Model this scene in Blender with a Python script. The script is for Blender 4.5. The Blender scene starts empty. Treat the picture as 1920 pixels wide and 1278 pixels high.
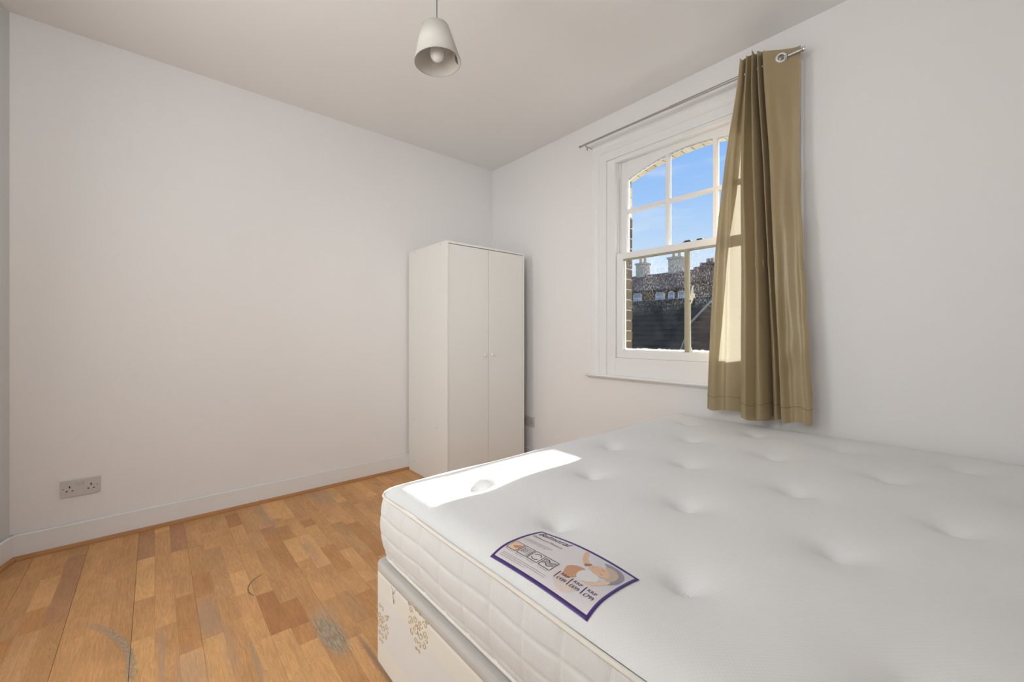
import bpy, bmesh, math, random
from mathutils import Vector, Matrix
random.seed(7)
S = bpy.context.scene
COL = S.collection
PI = math.pi

# ------------------------------------------------------------------ camera
CAMP = (3.11, 0.0, 1.10)
cd = bpy.data.cameras.new('camera')
cam = bpy.data.objects.new('camera', cd)
COL.objects.link(cam)
cam.location = CAMP
cam.rotation_euler = (math.radians(90), 0, math.radians(49.0))
cd.sensor_width = 36.0
cd.lens = 772.0 / 1920.0 * 36.0
cd.shift_y = -13.0 / 1920.0
cd.clip_start = 0.02
cd.clip_end = 300
S.camera = cam

# ------------------------------------------------------------------ view
S.view_settings.view_transform = 'Standard'
S.view_settings.look = 'None'
S.view_settings.gamma = 1.0
S.view_settings.use_curve_mapping = False
S.view_settings.exposure = 0.0

# ------------------------------------------------------------------ sky
w = bpy.data.worlds.new('sky')
S.world = w
w.use_nodes = True
nt = w.node_tree
nt.nodes.clear()
N = nt.nodes.new
out = N('ShaderNodeOutputWorld')
bg = N('ShaderNodeBackground')
tc = N('ShaderNodeTexCoord')
sep = N('ShaderNodeSeparateXYZ')
rmp = N('ShaderNodeValToRGB')
nt.links.new(tc.outputs['Generated'], sep.inputs[0])
nt.links.new(sep.outputs['Z'], rmp.inputs[0])
cr = rmp.color_ramp
cr.elements[0].position = 0.0
cr.elements[0].color = (0.80, 0.86, 0.97, 1)
cr.elements[1].position = 1.0
cr.elements[1].color = (0.10, 0.26, 0.78, 1)
for p, c in ((0.11, (0.76, 0.85, 0.98, 1)), (0.20, (0.56, 0.74, 0.99, 1)), (0.30, (0.37, 0.60, 0.99, 1)), (0.42, (0.27, 0.50, 0.98, 1))):
    e = cr.elements.new(p)
    e.color = c
mp = N('ShaderNodeMapping')
mp.inputs['Scale'].default_value = (2.2, 2.2, 9.0)
mp.inputs['Location'].default_value = (1.3, 0.2, 0.4)
ns = N('ShaderNodeTexNoise')
ns.inputs['Scale'].default_value = 2.6
ns.inputs['Detail'].default_value = 6
ns.inputs['Roughness'].default_value = 0.55
nt.links.new(tc.outputs['Generated'], mp.inputs[0])
nt.links.new(mp.outputs[0], ns.inputs['Vector'])
cm = N('ShaderNodeMapRange')
cm.inputs[1].default_value = 0.48
cm.inputs[2].default_value = 0.75
cm.inputs[3].default_value = 0.0
cm.inputs[4].default_value = 0.55
nt.links.new(ns.outputs[0], cm.inputs[0])
mx = N('ShaderNodeMix')
mx.data_type = 'RGBA'
nt.links.new(cm.outputs[0], mx.inputs[0])
nt.links.new(rmp.outputs[0], mx.inputs[6])
mx.inputs[7].default_value = (0.86, 0.91, 0.98, 1)
nt.links.new(mx.outputs[2], bg.inputs[0])
bg.inputs[1].default_value = 1.0
nt.links.new(bg.outputs[0], out.inputs[0])

# ------------------------------------------------------------------ sun
sl = bpy.data.lights.new('sun', 'SUN')
sl.energy = 22.0
sl.angle = math.radians(0.6)
sl.color = (1.0, 0.965, 0.92)
so = bpy.data.objects.new('sun', sl)
COL.objects.link(so)
EL = math.radians(16.5)
so.rotation_euler = Vector((0.0, -math.cos(EL), -math.sin(EL))).to_track_quat('-Z', 'Y').to_euler()
so.location = (2, 20, 8)

# ------------------------------------------------------------------ added fill lamps, out of view, to brighten the room
def area(name, loc, target, sx, sy, power, col):
    l = bpy.data.lights.new(name, 'AREA')
    l.shape = 'RECTANGLE'
    l.size = sx
    l.size_y = sy
    l.energy = power
    l.color = col
    o = bpy.data.objects.new(name, l)
    COL.objects.link(o)
    o.location = loc
    o.rotation_euler = (Vector(target) - Vector(loc)).to_track_quat('-Z', 'Y').to_euler()
    return o
area('room_fill', (1.45, -0.82, 1.65), (2.4, 2.4, 1.4), 0.6, 0.6, 11.0, (0.97, 0.985, 1.0))  # added soft fill, no such lamp belongs to the room
area('ceiling_fill', (2.6, -0.6, 1.9), (1.2, 1.6, 2.66), 0.8, 0.8, 15.5, (0.95, 0.985, 1.0))  # added fill aimed up at the ceiling, not a real source
sp = bpy.data.lights.new('corner_fill', 'SPOT')  # added fill spot that lifts the dark far corner
sp.energy = 80.0
sp.spot_size = math.radians(46)
sp.spot_blend = 1.0
sp.shadow_soft_size = 0.22
sp.color = (0.98, 0.99, 1.0)
spo = bpy.data.objects.new('corner_fill', sp)
COL.objects.link(spo)
spo.location = (3.35, -1.0, 2.0)
spo.rotation_euler = (Vector((0.30, 2.20, 1.15)) - Vector(spo.location)).to_track_quat('-Z', 'Y').to_euler()


# ------------------------------------------------------------------ material helpers
MATS = {}
def srgb(r, g, b):
    f = lambda c: ((c / 255.0 + 0.055) / 1.055) ** 2.4 if c > 10 else c / 255.0 / 12.92
    return (f(r), f(g), f(b), 1.0)

class NB:
    def __init__(self, name):
        self.m = bpy.data.materials.new(name)
        self.m.use_nodes = True
        self.t = self.m.node_tree
        self.b = self.t.nodes['Principled BSDF']
        self.o = self.t.nodes['Material Output']
    def n(self, typ, **kw):
        x = self.t.nodes.new(typ)
        for k, v in kw.items():
            setattr(x, k, v)
        return x
    def l(self, a, b):
        self.t.links.new(a, b)
    def coord(self, which='Object', scale=(1, 1, 1), rot=(0, 0, 0)):
        c = self.n('ShaderNodeTexCoord')
        mpn = self.n('ShaderNodeMapping')
        mpn.inputs['Scale'].default_value = scale
        mpn.inputs['Rotation'].default_value = rot
        self.l(c.outputs[which], mpn.inputs[0])
        return mpn.outputs[0]
    def pos(self):
        return self.n('ShaderNodeNewGeometry').outputs['Position']
    def mapv(self, v, scale=(1, 1, 1), loc=(0, 0, 0), rot=(0, 0, 0)):
        mpn = self.n('ShaderNodeMapping')
        mpn.inputs['Scale'].default_value = scale
        mpn.inputs['Location'].default_value = loc
        mpn.inputs['Rotation'].default_value = rot
        self.l(v, mpn.inputs[0])
        return mpn.outputs[0]
    def noise(self, v, scale, detail=3, rough=0.5, dist=0.0):
        x = self.n('ShaderNodeTexNoise')
        x.inputs['Scale'].default_value = scale
        x.inputs['Detail'].default_value = detail
        x.inputs['Roughness'].default_value = rough
        x.inputs['Distortion'].default_value = dist
        self.l(v, x.inputs['Vector'])
        return x.outputs[0]
    def rng(self, v, a, b, c=0.0, d=1.0, smooth=False):
        x = self.n('ShaderNodeMapRange')
        if smooth:
            x.interpolation_type = 'SMOOTHSTEP'
        for i, q in enumerate((a, b, c, d)):
            x.inputs[i + 1].default_value = q
        self.l(v, x.inputs[0])
        return x.outputs[0]
    def math(self, op, a, b=None, c=None):
        x = self.n('ShaderNodeMath', operation=op)
        for i, q in enumerate((a, b, c)):
            if q is None:
                continue
            if hasattr(q, 'links'):
                self.l(q, x.inputs[i])
            else:
                x.inputs[i].default_value = q
        return x.outputs[0]
    def mix(self, f, a, b, blend='MIX'):
        x = self.n('ShaderNodeMix', data_type='RGBA', blend_type=blend)
        for i, q in ((0, f), (6, a), (7, b)):
            if hasattr(q, 'links'):
                self.l(q, x.inputs[i])
            else:
                x.inputs[i].default_value = q
        return x.outputs[2]
    def bump(self, h, strength=0.3, dist=0.002):
        x = self.n('ShaderNodeBump')
        x.inputs['Strength'].default_value = strength
        x.inputs['Distance'].default_value = dist
        self.l(h, x.inputs['Height'])
        self.l(x.outputs[0], self.b.inputs['Normal'])
        return x
    def set(self, color=None, rough=None, metal=None, spec=None, sheen=None):
        for k, v in (('Base Color', color), ('Roughness', rough), ('Metallic', metal), ('Specular IOR Level', spec), ('Sheen Weight', sheen)):
            if v is None:
                continue
            if hasattr(v, 'links'):
                self.l(v, self.b.inputs[k])
            else:
                self.b.inputs[k].default_value = v
        return self

def simple(name, col, rough=0.5, metal=0.0, spec=0.5, var=0.06, nscale=8.0, bump=0.0, bscale=200.0):
    """paint / plastic / metal with a faint procedural tone variation"""
    b = NB(name)
    p = b.pos()
    n1 = b.noise(p, nscale, 3)
    c2 = tuple(max(0, min(1, x * (1 - var))) for x in col[:3]) + (1,)
    b.set(color=b.mix(n1, col, c2), rough=rough, metal=metal, spec=spec)
    if bump:
        b.bump(b.noise(p, bscale, 2), bump, 0.001)
    MATS[name] = b.m
    return b.m

wall_m = simple('wall_paint', (0.88, 0.86, 0.85, 1), 0.75, spec=0.25, var=0.025, nscale=1.3, bump=0.25, bscale=90)
ceil_m = simple('ceiling_paint', (0.885, 0.87, 0.86, 1), 0.85, spec=0.2, var=0.02, nscale=1.0, bump=0.2, bscale=70)
trim_m = simple('white_gloss_paint', (0.87, 0.865, 0.86, 1), 0.32, spec=0.45, var=0.03, nscale=5, bump=0.1, bscale=60)
sashshade_m = simple('shaded_cream_paint', (0.40, 0.37, 0.27, 1), 0.5, var=0.12, nscale=20, bump=0.3, bscale=120)  # cream darkened to carry the shade of backlit bar and rail underside
ward_m = simple('white_melamine', (0.85, 0.835, 0.80, 1), 0.42, spec=0.4, var=0.015, nscale=2)
wardedge_m = simple('melamine_edge', (0.80, 0.78, 0.75, 1), 0.45, var=0.02)
sock_m = simple('white_socket_plastic', (0.62, 0.60, 0.58, 1), 0.3, var=0.02)
slot_m = simple('dark_slot', (0.012, 0.010, 0.009, 1), 0.6)
screw_m = simple('dull_screw', (0.32, 0.30, 0.28, 1), 0.4, metal=0.6)
metal_m = simple('brushed_nickel', (0.46, 0.45, 0.44, 1), 0.38, metal=0.85, var=0.1, nscale=60)
chrome_m = simple('polished_chrome', (0.82, 0.82, 0.82, 1), 0.14, metal=1.0)
iron_m = simple('dark_iron', (0.06, 0.07, 0.06, 1), 0.5, metal=0.4)
putty_m = simple('white_putty', (0.86, 0.84, 0.74, 1), 0.8, var=0.15, nscale=40, bump=0.6, bscale=150)
mortar_m = simple('lime_mortar', (0.42, 0.38, 0.29, 1), 0.95, var=0.2, nscale=30, bump=0.6, bscale=120)
cream_m = simple('cream_render', (0.80, 0.74, 0.60, 1), 0.9, var=0.2, nscale=25, bump=0.6, bscale=90)
pipe_m = simple('cream_piping', (0.80, 0.76, 0.70, 1), 0.7, var=0.05, nscale=40, bump=0.3, bscale=400)
cord_m = simple('lamp_flex', (0.20, 0.18, 0.17, 1), 0.5)
bulb_m = simple('opal_bulb', (0.82, 0.80, 0.77, 1), 0.12, spec=0.6)
stk_m = simple('grey_sticker', (0.16, 0.14, 0.13, 1), 0.6, var=0.3, nscale=150)
cotton_m = simple('white_cotton', (0.83, 0.82, 0.79, 1), 0.9, bump=0.6, bscale=600)
gold_m = simple('gold_thread', (0.67, 0.50, 0.25, 1), 0.55, var=0.25, nscale=120)
castor_m = simple('black_castor', (0.02, 0.02, 0.02, 1), 0.4)

# ------------------------------------------------------------------ mesh helpers
class MB:
    def __init__(self):
        self.v = []
        self.f = []
        self.s = []
    def add(self, vs, fs, smooth=False):
        n = len(self.v)
        self.v += [tuple(p) for p in vs]
        self.f += [tuple(i + n for i in f) for f in fs]
        self.s += [smooth] * len(fs)
        return self
    def box(self, a, b):
        x0, y0, z0 = a
        x1, y1, z1 = b
        self.add([(x0, y0, z0), (x1, y0, z0), (x1, y1, z0), (x0, y1, z0), (x0, y0, z1), (x1, y0, z1), (x1, y1, z1), (x0, y1, z1)],
                 [(0, 3, 2, 1), (4, 5, 6, 7), (0, 1, 5, 4), (1, 2, 6, 5), (2, 3, 7, 6), (3, 0, 4, 7)])
        return self
    def bbox(self, a, b, r=0.003, seg=2):
        """bevelled box"""
        bm = bmesh.new()
        bmesh.ops.create_cube(bm, size=1.0)
        d = [b[i] - a[i] for i in range(3)]
        for v in bm.verts:
            v.co = Vector([a[i] + (v.co[i] + 0.5) * d[i] for i in range(3)])
        bmesh.ops.bevel(bm, geom=bm.edges[:], offset=min(r, min(abs(x) for x in d) * 0.45), segments=seg, affect='EDGES', profile=0.5)
        bm.verts.index_update()
        self.add([v.co[:] for v in bm.verts], [[v.index for v in f.verts] for f in bm.faces])
        bm.free()
        return self
    def prism(self, poly, axis, a, b, smooth=False):
        """extrude a 2-D polygon; axis = direction of extrusion"""
        n = len(poly)
        def pt(p, h):
            if axis == 'x': return (h, p[0], p[1])
            if axis == 'y': return (p[0], h, p[1])
            return (p[0], p[1], h)
        vs = [pt(p, a) for p in poly] + [pt(p, b) for p in poly]
        fs = [(i, (i + 1) % n, n + (i + 1) % n, n + i) for i in range(n)]
        self.add(vs, fs, smooth)
        self.add(vs, [tuple(range(n))[::-1], tuple(range(n, 2 * n))])
        return self
    def tube(self, pts, r, seg=10, caps=True, closed=False):
        pts = [Vector(p) for p in pts]
        n = len(pts)
        rr = r if isinstance(r, (list, tuple)) else [r] * n
        vs = []
        prev = None
        for i, p in enumerate(pts):
            if closed:
                t = (pts[(i + 1) % n] - pts[i - 1]).normalized()
            else:
                t = (pts[min(i + 1, n - 1)] - pts[max(i - 1, 0)]).normalized()
            if prev is None:
                u = t.orthogonal().normalized()
            else:
                u = (prev - t * prev.dot(t)).normalized()
            prev = u
            w_ = t.cross(u)
            for k in range(seg):
                a = 2 * PI * k / seg
                vs.append(p + (u * math.cos(a) + w_ * math.sin(a)) * rr[i])
        fs = []
        for i in range(n if closed else n - 1):
            j = (i + 1) % n
            for k in range(seg):
                fs.append((i * seg + k, i * seg + (k + 1) % seg, j * seg + (k + 1) % seg, j * seg + k))
        self.add(vs, fs, True)
        if caps and not closed:
            self.add(vs[:seg], [tuple(range(seg))[::-1]])
            self.add(vs[-seg:], [tuple(range(seg))])
        return self
    def lathe(self, prof, c, seg=40, axis=(0, 0, 1), closed=False):
        """prof = [(r, h)] about axis through c"""
        ax = Vector(axis).normalized()
        u = ax.orthogonal().normalized()
        w_ = ax.cross(u)
        c = Vector(c)
        vs = []
        for r, h in prof:
            for k in range(seg):
                a = 2 * PI * k / seg
                vs.append(c + ax * h + (u * math.cos(a) + w_ * math.sin(a)) * r)
        fs = []
        m = len(prof)
        for i in range(m if closed else m - 1):
            j = (i + 1) % m
            for k in range(seg):
                fs.append((i * seg + k, i * seg + (k + 1) % seg, j * seg + (k + 1) % seg, j * seg + k))
        self.add(vs, fs, True)
        return self
    def mesh(self, name, org=(0, 0, 0)):
        me = bpy.data.meshes.new(name)
        me.from_pydata([(p[0] - org[0], p[1] - org[1], p[2] - org[2]) for p in self.v], [], self.f)
        me.polygons.foreach_set('use_smooth', self.s)
        me.update()
        return me

ORG = {}
def tag(o, label=None, cat=None, group=None, kind=None):
    if label: o['label'] = label
    if cat: o['category'] = cat
    if group: o['group'] = group
    if kind: o['kind'] = kind
    return o
def empty(name, loc, label=None, cat=None, kind=None, group=None):
    o = bpy.data.objects.new(name, None)
    COL.objects.link(o)
    o.location = loc
    o.empty_display_size = 0.05
    ORG[o.name] = tuple(loc)
    return tag(o, label, cat, group, kind)
def obj(name, mb, mat, parent=None, label=None, cat=None, kind=None, group=None, fixn=False):
    org = ORG[parent.name] if parent else (0, 0, 0)
    me = mb.mesh(name, org)
    if fixn:
        bm = bmesh.new(); bm.from_mesh(me)
        bmesh.ops.remove_doubles(bm, verts=bm.verts, dist=1e-6)
        bmesh.ops.recalc_face_normals(bm, faces=bm.faces)
        bm.to_mesh(me); bm.free()
    if isinstance(mat, (list, tuple)):
        for m in mat: me.materials.append(m)
    else:
        me.materials.append(mat)
    o = bpy.data.objects.new(name, me)
    COL.objects.link(o)
    if parent:
        o.parent = parent
    ORG[o.name] = org
    return tag(o, label, cat, group, kind)

H = 2.663
D2 = 2.452
XR = 3.78
def back_y(x): return -0.53 - 0.285 * x

# ================================================================== ROOM SHELL
# hole of the window in the front wall
WX0, WX1, WZ0, WZ1 = 1.40, 2.41, 0.80, 2.33
fw = MB()
for a, b in (((-0.12, 0), (WX0, H + .1)), ((WX1, 0), (XR + .12, H + .1)), ((WX0, 0), (WX1, WZ0)), ((WX0, WZ1), (WX1, H + .1))):
    z0 = a[1] - (0.12 if a[1] == 0 else 0)
    fw.box((a[0], D2, z0), (b[0], D2 + 0.098, b[1]))
wall_front = obj('wall_front', fw, wall_m, kind='structure')
obj('wall_left', MB().box((-0.12, -0.53, -0.12), (0.0, D2, H + .1)), wall_m, kind='structure')
obj('wall_right', MB().box((XR, back_y(XR) - .1, -0.12), (XR + .12, D2, H + .1)), wall_m, kind='structure')
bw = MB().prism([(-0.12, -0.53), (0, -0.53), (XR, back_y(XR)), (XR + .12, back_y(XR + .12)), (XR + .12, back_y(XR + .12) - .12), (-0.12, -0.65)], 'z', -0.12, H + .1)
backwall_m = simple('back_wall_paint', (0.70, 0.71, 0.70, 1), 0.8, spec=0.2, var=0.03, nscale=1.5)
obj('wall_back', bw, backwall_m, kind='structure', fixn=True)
obj('ceiling', MB().prism([(-0.0, -0.53), (XR, back_y(XR)), (XR, D2), (0, D2)], 'z', H, H + 0.1), ceil_m, kind='structure', fixn=True)

# ------------------------------------------------------------------ floor
def floor_material(name, attr):
    b = NB(name)
    p = b.pos()
    info = b.n('ShaderNodeObjectInfo')
    if attr:
        at = b.n('ShaderNodeAttribute', attribute_name='tone')
        base, rnd = at.outputs['Color'], at.outputs['Fac']
    else:
        base, rnd = info.outputs['Color'], info.outputs['Random']
    off = b.n('ShaderNodeCombineXYZ')
    b.l(b.math('MULTIPLY', rnd, 13.0), off.inputs[0])
    b.l(b.math('MULTIPLY', rnd, 7.0), off.inputs[1])
    b.l(b.math('MULTIPLY', rnd, 31.0), off.inputs[2])
    va = b.n('ShaderNodeVectorMath', operation='ADD')
    b.l(p, va.inputs[0]); b.l(off.outputs[0], va.inputs[1])
    pv = va.outputs[0]
    fine = b.noise(b.mapv(pv, (14, 260, 20)), 1.0, 4, 0.6)
    wav = b.noise(b.mapv(pv, (3.2, 26, 3)), 1.0, 3, 0.5, 1.2)
    rings = b.math('FRACT', b.math('MULTIPLY', wav, 9.0))
    rings = b.rng(rings, 0.0, 1.0, 0.89, 1.06)
    fr = b.rng(fine, 0.3, 0.7, 0.86, 1.10)
    cloud = b.rng(b.noise(b.mapv(pv, (4, 9, 4)), 1.0, 2), 0.3, 0.7, 0.90, 1.10)
    tone = b.math('MULTIPLY', b.math('MULTIPLY', rings, fr), cloud)
    c = b.mix(1.0, base, tone, 'MULTIPLY')
    # general wear: dull greyish scuffs
    sc = b.noise(b.mapv(p, (5, 9, 5)), 1.0, 6, 0.68)
    scm = b.rng(sc, 0.56, 0.70, 0.0, 0.22)
    c = b.mix(scm, c, srgb(205, 165, 130))
    # finger-like helper masks of real stains, placed in the room
    def blob(cx, cy, rx, ry, rot, lo=0.55, hi=1.15, ns=30.0, amt=0.55):
        q = b.mapv(b.mapv(p, (1, 1, 1), (-cx, -cy, 0)), (1.0 / rx, 1.0 / ry, 0), (0, 0, 0), (0, 0, 0)) if not rot else \
            b.mapv(b.mapv(b.mapv(p, (1, 1, 1), (-cx, -cy, 0)), (1, 1, 1), (0, 0, 0), (0, 0, -rot)), (1.0 / rx, 1.0 / ry, 0))
        ln = b.n('ShaderNodeVectorMath', operation='LENGTH')
        b.l(q, ln.inputs[0])
        nz = b.noise(b.mapv(p, (1, 3.5, 1)), ns, 5, 0.7)
        d = b.math('ADD', ln.outputs['Value'], b.math('MULTIPLY', b.math('SUBTRACT', nz, 0.5), 1.6))
        return b.rng(d, hi, lo, 0.0, amt, True)
    m1 = blob(1.53, 0.490, 0.165, 0.046, 0.06, 0.55, 1.10, 40, 0.95)
    stn = b.mix(b.rng(b.noise(b.mapv(p, (26, 190, 1)), 1.0, 4, 0.75), 0.28, 0.72), srgb(122, 104, 82), srgb(206, 186, 160))
    c = b.mix(m1, c, stn)
    m1b = blob(1.40, 0.515, 0.09, 0.05, 0.2, 0.3, 1.1, 60, 0.45)
    c = b.mix(m1b, c, srgb(192, 160, 132))
    # curved scrape
    def arc(cx, cy, r, wd, a0, a1, amt):
        sp = b.n('ShaderNodeSeparateXYZ')
        b.l(b.mapv(p, (1, 1, 1), (-cx, -cy, 0)), sp.inputs[0])
        x, y = sp.outputs[0], sp.outputs[1]
        rad = b.math('SQRT', b.math('ADD', b.math('MULTIPLY', x, x), b.math('MULTIPLY', y, y)))
        ang = b.math('ARCTAN2', y, x)
        nz = b.noise(p, 55.0, 5, 0.75)
        dr = b.math('ADD', b.math('ABSOLUTE', b.math('SUBTRACT', rad, r)), b.math('MULTIPLY', b.math('SUBTRACT', nz, 0.5), wd * 2.4))
        band = b.rng(dr, wd * 1.1, wd * 0.35, 0.0, 1.0, True)
        g1 = b.rng(ang, a0, a0 + 0.18, 0.0, 1.0, True)
        g2 = b.rng(ang, a1, a1 - 0.35, 0.0, 1.0, True)
        return b.math('MULTIPLY', b.math('MULTIPLY', b.math('MULTIPLY', band, g1), g2), amt)
    m2 = arc(1.285, -0.733, 0.677, 0.016, 1.40, 2.34, 0.9)
    c = b.mix(m2, c, b.mix(b.rng(b.noise(p, 110.0, 4, 0.75), 0.30, 0.70), srgb(130, 110, 88), srgb(204, 180, 152)))
    m3 = arc(1.038, 0.416, 0.1115, 0.0035, -2.85, -0.95, 0.85)
    c = b.mix(m3, c, srgb(86, 80, 72))
    m4 = blob(1.80, 0.565, 0.24, 0.012, 0.02, 0.3, 1.3, 60, 0.7)
    c = b.mix(m4, c, srgb(130, 112, 96))
    m5 = blob(1.50, 0.26, 0.16, 0.009, 0.0, 0.2, 1.3, 70, 0.6)
    c = b.mix(m5, c, srgb(160, 144, 124))
    for (cx, cy, rx, ry, am) in ((1.13, 0.16, .16, .04, .4), (1.42, 0.09, .16, .05, .45), (0.20, 0.50, .35, .05, .4), (0.12, 0.86, .25, .08, .45), (1.25, 0.02, .25, .014, .45), (0.85, 0.60, .2, .03, .3), (1.38, 0.20, .2, .025, .3)):
        c = b.mix(blob(cx, cy, rx, ry, 0.0, 0.3, 1.3, 22, am), c, srgb(170, 148, 130))
    b.set(color=c, rough=b.rng(sc, 0.3, 0.7, 0.42, 0.62), spec=0.35)
    b.bump(fine, 0.12, 0.0006)
    return b.m
fl_m = floor_material('oak_parquet', False)
fl2_m = floor_material('oak_parquet_far', True)
sub_m = simple('dark_joint', (0.05, 0.03, 0.015, 1), 0.9)
floor = obj('floor', MB().prism([(0, -0.53), (XR, back_y(XR)), (XR, D2), (0, D2)], 'z', -0.10, -0.006), sub_m, kind='structure', fixn=True)
TONES = {'n': (172, 128, 86), 'l': (183, 139, 94), 'd': (153, 106, 68), 'o': (163, 117, 75), 'g': (168, 127, 89), 'dd': (152, 111, 80)}
FT = 1.60
def lin(c, k=1.0):
    q = srgb(*c)
    return (q[0] * k * FT * 0.99, q[1] * k * FT, q[2] * k * FT * 0.96, 1.0)
over = {-1: [(0.035, 0.408, 'dd')], 1: [(0.04, 0.42, 'dd'), (0.42, 0.90, 'n'), (0.90, 1.30, 'o'), (1.30, 1.72, 'l')],
        0: [(0.10, 0.41, 'n'), (0.41, 1.08, 'n')],
        2: [(0.957, 1.26, 'g'), (1.26, 1.66, 'l')], 3: [(1.02, 1.21, 'n')], 5: [(0.09, 0.29, 'd'), (1.10, 1.40, 'd'), (1.40, 1.80, 'l')],
        6: [(1.0, 1.222, 'n'), (1.222, 1.41, 'd'), (1.52, 1.9, 'l')], 4: [(1.27, 1.398, 'l'), (1.398, 1.72, 'l')], 8: [(0.468, 0.655, 'o'), (0.655, 0.93, 'l')],
        9: [(0.66, 1.05, 'l')], 10: [(0.47, 0.57, 'o'), (0.865, 1.15, 'o')], 7: [(0.43, 0.986, 'o')], -5: [(0.15, 0.79, 'dd')],
        -4: [(0.02, 0.95, 'n'), (0.95, 1.7, 'n')], -3: [(0.02, 0.75, 'n'), (0.75, 1.6, 'n')], -2: [(0.02, 1.05, 'n')], -6: [(0.62, 0.80, 'o')], -7: [(0.8, 1.05, 'o')]}
PITCH = 0.06415
um = MB().box((0, 0, 0), (1, 1, 1)).mesh('plank')
um.materials.append(fl_m)
rs = random.Random(11)
named = []
rest = MB()
restcol = []
for k in range(-26, 39):
    y0 = 0.002 + k * PITCH
    y1 = min(y0 + PITCH, D2)
    if y0 >= D2 - 0.005:
        continue
    xs = 0.0
    if y0 < -0.53:
        xs = max(0.0, (-0.53 - y1) / 0.285)
    if xs > XR - .05:
        continue
    segs = []
    fixed = sorted(over.get(k, []))
    x = xs
    pool = ['n'] * 14 + ['l'] * 5 + ['o'] * 2 + ['g'] * 2
    def fill(x0, x1):
        while x1 - x0 > 1e-4:
            ln = rs.uniform(0.20, 0.46)
            if x1 - (x0 + ln) < 0.10:
                ln = x1 - x0
            segs.append((x0, x0 + ln, rs.choice(pool)))
            x0 += ln
    for a, b_, t_ in fixed:
        a = max(a, xs)
        if b_ <= a: continue
        if a < 0.05: a = xs
        if a > x: fill(x, a)
        segs.append((a, b_, t_))
        x = b_
    fill(x, XR)
    gj = 0.0006 if k < 0 else 0.0003
    g0 = gj if k % 3 == 2 else 0.00012      # gap at the board joint, hairline between strips
    g1 = gj if k % 3 == 1 else 0.00012
    for a, b_, t_ in segs:
        kk = rs.uniform(0.93, 1.07)
        c = TONES[t_]
        col = lin(c, kk)
        dz = rs.uniform(-0.00025, 0.0002)
        box = ((a + 0.00015, y0 + g0, -0.0061), (b_ - 0.00015, y1 - g1, dz))
        cx, cy = (a + b_) / 2, (y0 + y1) / 2
        vis = (-0.62 < cy < 1.72) and cx < 1.98 and not (cx > 1.9 and cy > 0.5)
        # left limit of the frame
        if vis:
            dxx, dyy = cx - CAMP[0], cy
            zc = -0.7547 * dxx + 0.656 * dyy
            px = 960 + 772 * (0.656 * dxx + 0.7547 * dyy) / zc
            py = 626 + 772 * 1.1 / zc
            vis = px > -60 and py < 1400 and px < 800
        if vis and len(named) < 295:
            o = bpy.data.objects.new('plank', um)
            COL.objects.link(o)
            o.parent = floor
            o.location = box[0]
            o.scale = tuple(box[1][i] - box[0][i] for i in range(3))
            o.color = col
            named.append(o)
        else:
            rest.box(*box)
            restcol.append(col)
ro = obj('plank_field', rest, fl2_m, floor, kind='stuff')
ca = ro.data.color_attributes.new('tone', 'FLOAT_COLOR', 'CORNER')
for i, pl in enumerate(ro.data.polygons):
    for li in pl.loop_indices:
        ca.data[li].color = restcol[i // 6]

# ------------------------------------------------------------------ skirting boards and oak beads
prof = [(0.0, 0.0), (0.018, 0.0), (0.018, 0.118), (0.0165, 0.1205), (0.015, 0.121), (0.004, 0.121), (0.004, 0.113), (0.0, 0.113)]
def run_profile(name, pr, a, b, nrm, mat):
    """sweep profile (offset from wall, z) from a to b, nrm = unit vector into the room"""
    mb = MB()
    n = len(pr)
    vs = [(a[0] + nrm[0] * q[0], a[1] + nrm[1] * q[0], q[1]) for q in pr] + [(b[0] + nrm[0] * q[0], b[1] + nrm[1] * q[0], q[1]) for q in pr]
    mb.add(vs, [(i, (i + 1) % n, n + (i + 1) % n, n + i) for i in range(n)])
    mb.add(vs, [tuple(range(n)), tuple(range(n, 2 * n))[::-1]])
    return obj(name, mb, mat, kind='structure', fixn=True)
bead = [(0.018, 0.0)] + [(0.018 + 0.017 * math.sin(a), 0.019 * math.cos(a)) for a in [i * PI / 12 for i in range(6, -1, -1)]]
oakb = NB('oak_bead')
pp = oakb.pos()
oakb.set(color=oakb.mix(oakb.noise(oakb.mapv(pp, (60, 8, 60)), 1.0, 4, 0.6), srgb(200, 146, 90), srgb(158, 106, 64)), rough=0.5)
oak_m = oakb.m
wn = Vector((0.285, 1.0)).normalized()
run_profile('baseboard_left', prof, (0, -0.53), (0, D2), (1, 0), trim_m)
run_profile('trim_1', bead, (0, -0.525), (0, D2), (1, 0), oak_m)
run_profile('baseboard_front', prof, (0.018, D2), (XR, D2), (0, -1), trim_m)
run_profile('trim_2', bead, (0.018, D2), (XR, D2), (0, -1), oak_m)
run_profile('baseboard_back', prof, (0.0, -0.53), (XR, back_y(XR)), (wn[0], wn[1]), trim_m)
run_profile('trim_3', bead, (0.0, -0.53), (XR, back_y(XR)), (wn[0], wn[1]), oak_m)
run_profile('baseboard_right', prof, (XR, back_y(XR)), (XR, D2 - .018), (-1, 0), trim_m)

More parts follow.
